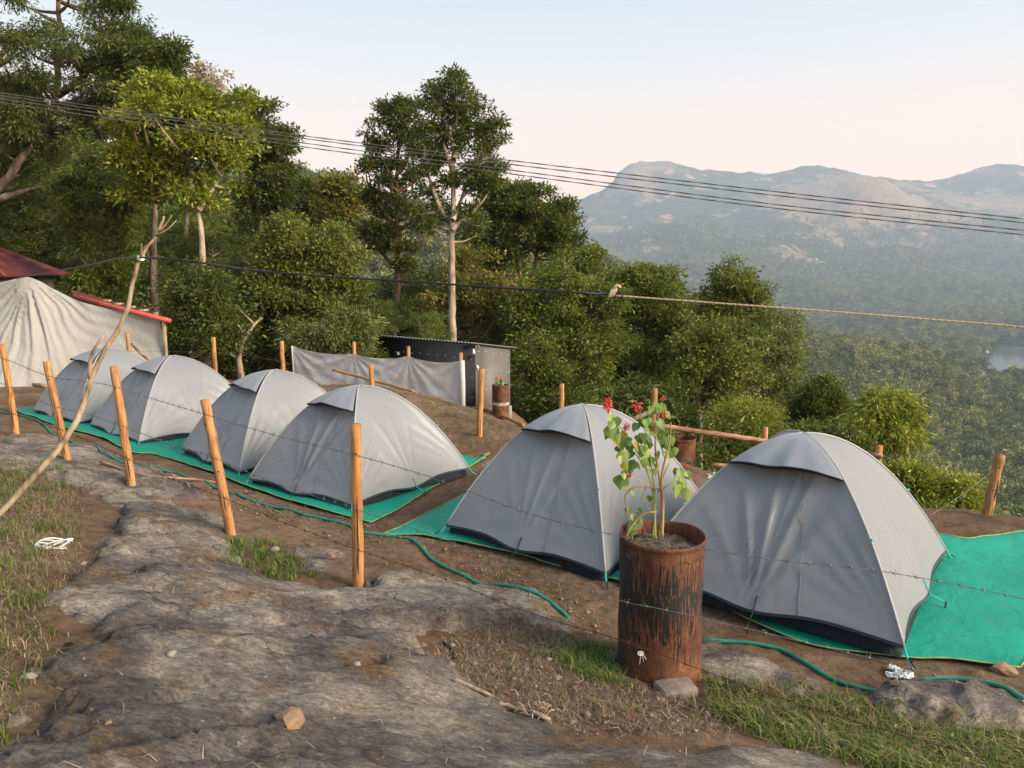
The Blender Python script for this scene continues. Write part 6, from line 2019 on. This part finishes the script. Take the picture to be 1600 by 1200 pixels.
# litter of twigs lying flat
pt = np.concatenate([inside_pts(SP_, 900, rng), inside_pts(BANK, 500, rng), inside_pts(GL2, 700, rng), inside_pts(allp, 500, rng), inside_pts(GR, 300, rng)])
blades('twig_litter', pt, 0.03, 0.12, 0.005, 3.0, M['g_twig'], rng, 'scattered twigs and dead stalks on rock and soil', 'litter')
# gravel
def stone_mesh(name, seed, rough=0.25):
    bm = bmesh.new()
    bmesh.ops.create_icosphere(bm, subdivisions=2, radius=1.0)
    r = np.random.default_rng(seed)
    pl = [(unit(r.normal(size=3)), r.uniform(0.55, 0.9)) for _ in range(9)]
    for v in bm.verts:
        c = np.array(v.co)
        for n_, d_ in pl:
            e = np.dot(c, n_) - d_
            if e > 0:
                c = c - n_ * e * 0.9
        v.co = Vector(c * (1 + 0.06 * r.normal()))
    me = bpy.data.meshes.new(name)
    bm.to_mesh(me)
    bm.free()
    return me


src = stone_mesh('tmp', 3)
sv = np.array([v.co[:] for v in src.vertices])[:, :]
# cheap pebbles: squashed octahedra with broken corners
oc = np.array([(1, 0, 0), (-1, 0, 0), (0, 1, 0), (0, -1, 0), (0, 0, 1), (0, 0, -1)], float)
ot = np.array([(0, 2, 4), (2, 1, 4), (1, 3, 4), (3, 0, 4), (2, 0, 5), (1, 2, 5), (3, 1, 5), (0, 3, 5)])
pp = np.concatenate([inside_pts(BANK, 1500, rng, .1), inside_pts(SP_, 700, rng), inside_pts(allp, 250, rng), inside_pts(GL2, 200, rng), inside_pts(MND, 500, rng)])
n = len(pp)
sz = rng.uniform(0.004, 0.012, n) * (1 + 2.0 * (rng.random(n) > 0.94))
z = top_h(pp[:, 0], pp[:, 1])
V = (oc[None] * rng.uniform(0.6, 1.2, (n, 6, 1)) * (sz[:, None, None] * np.array((1, 1, .7)))) + np.c_[pp, z + sz * 0.3][:, None, :]
T = (np.arange(n)[:, None, None] * 6 + ot[None]).reshape(-1, 3)
obj('gravel', np_mesh('gravel', V.reshape(-1, 3), None, T), M['stone'], None, label='small pebbles and clods scattered over rock and soil', cat='gravel', kind='stuff')
# stones one can pick out
M['stone_w'] = simple('pale_stone', [(0.3, (0.24, 0.205, 0.165)), (0.7, (0.42, 0.38, 0.32))], 14, 0.9, 0.5, 0.02)
M['stone_r'] = simple('reddish_stone', [(0.3, (0.20, 0.115, 0.06)), (0.7, (0.42, 0.28, 0.17))], 14, 0.9, 0.5, 0.02)
ST = [(1568, 1057, .075, 'stone_r', 'brown stone holding down the corner of the right mat'), (1378, 1190, .045, 'stone_r', 'reddish stone in the grass at the bottom edge'), (517, 878, .045, 'stone_r', 'tan stone beside the nearest tall post'), (431, 864, .04, 'stone_w', 'pale stone on soil above the weeds'),
      (25, 1142, .055, 'stone', 'grey stone at the bottom left edge of the rock'), (45, 1068, .03, 'stone_w', 'small pale stone on the left dry grass'), (272, 1073, .022, 'stone_w', 'little white stone on the rusty stained rock'), (131, 888, .022, 'stone_w', 'small white stone below the white cord'),
      (955, 1035, .05, 'stone', 'dark stone leaning at the drum foot'), (560, 1085, .02, 'stone_w', 'small pale stone on the brown rock hollow'), (487, 852, .03, 'stone', 'brown clod on the bank left of the post'), (455, 1175, .07, 'stone_r', 'ochre lump broken out of the rock at the bottom'),
      (1395, 1105, .03, 'stone', 'small stone between grass and rock right of centre'), (50, 573, .11, 'stone_w', 'pile stone at the foot of the tarpaulin'), (62, 578, .09, 'stone', 'second stone of the pile by tarpaulin, brown'), (71, 574, .08, 'stone_r', 'right stone of the pile by tarpaulin, reddish'), (58, 570, .09, 'stone_r', 'top stone of the pile by the tarpaulin foot')]
for i, (x, y, r_, mt, lab) in enumerate(ST):
    p = ground_at(x, y)
    me = stone_mesh('stone', 40 + i)
    o = obj('stone', me, M[mt], None, (p[0], p[1], tz(p[0], p[1]) + r_ * 0.25), lab, 'stone', 'loose stones')
    o.scale = (r_ * 1.25, r_, r_ * 0.7)
    o.rotation_euler = (0, 0, i * 1.3)
# crumpled tissue
def crumple(name, px, py, r_, label, seed, cat='litter'):
    p = ground_at(px, py)
    g = Geo()
    rr = np.random.default_rng(seed)
    for k in range(9):
        s = np.linspace(-1, 1, 9)
        X_, Y_ = np.meshgrid(s, s)
        Z_ = 0.35 * fbm(X_ * 1.7 + k * 9, Y_ * 1.7, 3, seed + k)
        A_ = np.array(Matrix.Rotation(rr.uniform(0, 6.28), 3, 'Z') @ Matrix.Rotation(rr.uniform(-.7, .7), 3, 'X'))
        Q = np.stack([X_ * 0.5, Y_ * 0.35, Z_ * 0.6], -1).reshape(-1, 3) @ A_.T + rr.uniform(-1, 1, 3) * (0.75, 0.55, 0.08) + (0, 0, 0.3)
        g.grid((Q * r_).reshape(9, 9, 3))
    return obj(name, g.mesh(name), M['white'], None, tuple(p), label, cat)


M['white'] = simple('white_paper', [(0.3, (0.55, 0.53, 0.50)), (0.7, (0.76, 0.75, 0.72))], 9, 0.9, 0.2)
crumple('crumpled_tissue', 1402, 1056, 0.085, 'crumpled white tissue lying below the right mat edge', 5)
for x, y, r_, lab in ((1128, 752, .16, 'white rubbish on the soil behind the nearest tent'), (1113, 749, .07, 'scrap of white rubbish beside the larger rubbish heap')):
    crumple('plastic_scrap', x, y, r_, lab, int(x))
# white cord tangle in the grass
p = ground_at(86, 862)
g = Geo()
rr = np.random.default_rng(9)
for k in range(5):
    a = np.linspace(0, 2 * math.pi * 0.9, 40) + k
    g.tube(np.stack([0.10 * np.cos(a) * (1 + .2 * k / 5) + 0.01 * rr.normal(), 0.045 * np.sin(a) + 0.01 * rr.normal(), 0.025 + 0.02 * np.sin(a * 2 + k) + 0.008 * k], -1), 0.005, 6)
g.tube(resample([(-.10, -.02, .02), (-.17, .0, .01), (-.2, .03, .01)], .02), 0.005, 6)
o = obj('white_cord', g.mesh('white_cord', True), M['string'], None, tuple(p), 'tangle of white cord lying in the grass at left', 'cord')
o.rotation_euler = (0, 0, 0.5)
# black hose offcut on the soil patch
P = resample([ground_at(692, 1007, .012), ground_at(700, 1013, .012), ground_at(707, 1020, .012), ground_at(710, 1032, .012)], .012)
obj('pipe_offcut', Geo().tube(P, 0.009, 8).mesh('pipe_offcut', True, origin=P[0]), M['black'], None, tuple(P[0]), 'short black pipe offcut on the brown soil patch', 'pipe')
# knotted white string on the lowest wire in front of the drum
p = at(1001, 1020, 4.62)
g = Geo()
for k in range(3):
    a = np.linspace(0, 2 * math.pi, 14)
    g.tube(np.stack([.012 * np.cos(a) + .006 * (k - 1), .006 * np.sin(a), .010 * np.sin(a) - .004], -1), .0016, 5)
for e in ((.02, 0, -.06), (-.004, 0, -.075), (.035, 0, -.045)):
    g.tube(resample([(0, 0, 0), (e[0] * .7, -.006, e[2] * .5), e], .01), .0016, 5)
obj('string_knot', g.mesh('string_knot', True), M['string'], None, tuple(p), 'scrap of white string knotted on the lowest wire before the drum', 'string')
# pale root runner on the rock edge
P = resample([ground_at(708, 1088, .01), ground_at(752, 1100, .015), ground_at(800, 1115, .015), ground_at(830, 1128, .02), ground_at(860, 1140, .015)], .03)
obj('dry_root', Geo().tube(P + np.random.default_rng(2).normal(size=P.shape) * .004, 0.011, 6, True, .2, np.random.default_rng(1)).mesh('dry_root', True, origin=P[0]), M['deadwood'], None, tuple(P[0]), 'pale dry root lying along the rock edge below the soil patch', 'root')
g = Geo()
rr = np.random.default_rng(19)
pc = ground_at(828, 1130)
for k in range(26):
    a = rr.uniform(0, 6.28)
    b0 = np.array((rr.uniform(-.10, .10), rr.uniform(-.05, .05), 0.0))
    e = np.array((math.cos(a) * .06, math.sin(a) * .05, rr.uniform(.01, .06)))
    g.tube(resample([b0, b0 + e * .6 + (0, 0, .02), b0 + e], .012), .0032, 4)
obj('dead_weed', g.mesh('dead_weed', True), M['deadwood'], None, tuple(pc), 'curled grey dead weed on the soil below the patch', 'weed')
# loose creeper stems on the drum rim handled with the plant; tied straw at the tent wire
# ------------------------------------------------------------------ haze
m, nt, bs = new_mat('valley_haze')
nt.nodes.remove(bs)
pv = nd(nt, 'ShaderNodeVolumePrincipled')
pv.inputs['Color'].default_value = (0.71, 0.82, 1.0, 1)
pv.inputs['Density'].default_value = 0.00014
pv.inputs['Anisotropy'].default_value = 0.0
nt.links.new(pv.outputs[0], nt.nodes['Material Output'].inputs['Volume'])
me = Geo().box((1800, 3020, 300), (9900, 6600, 1140)).mesh('haze')
obj('haze', me, m, None, label='pale blue evening haze filling the valley air', cat='haze', kind='stuff')
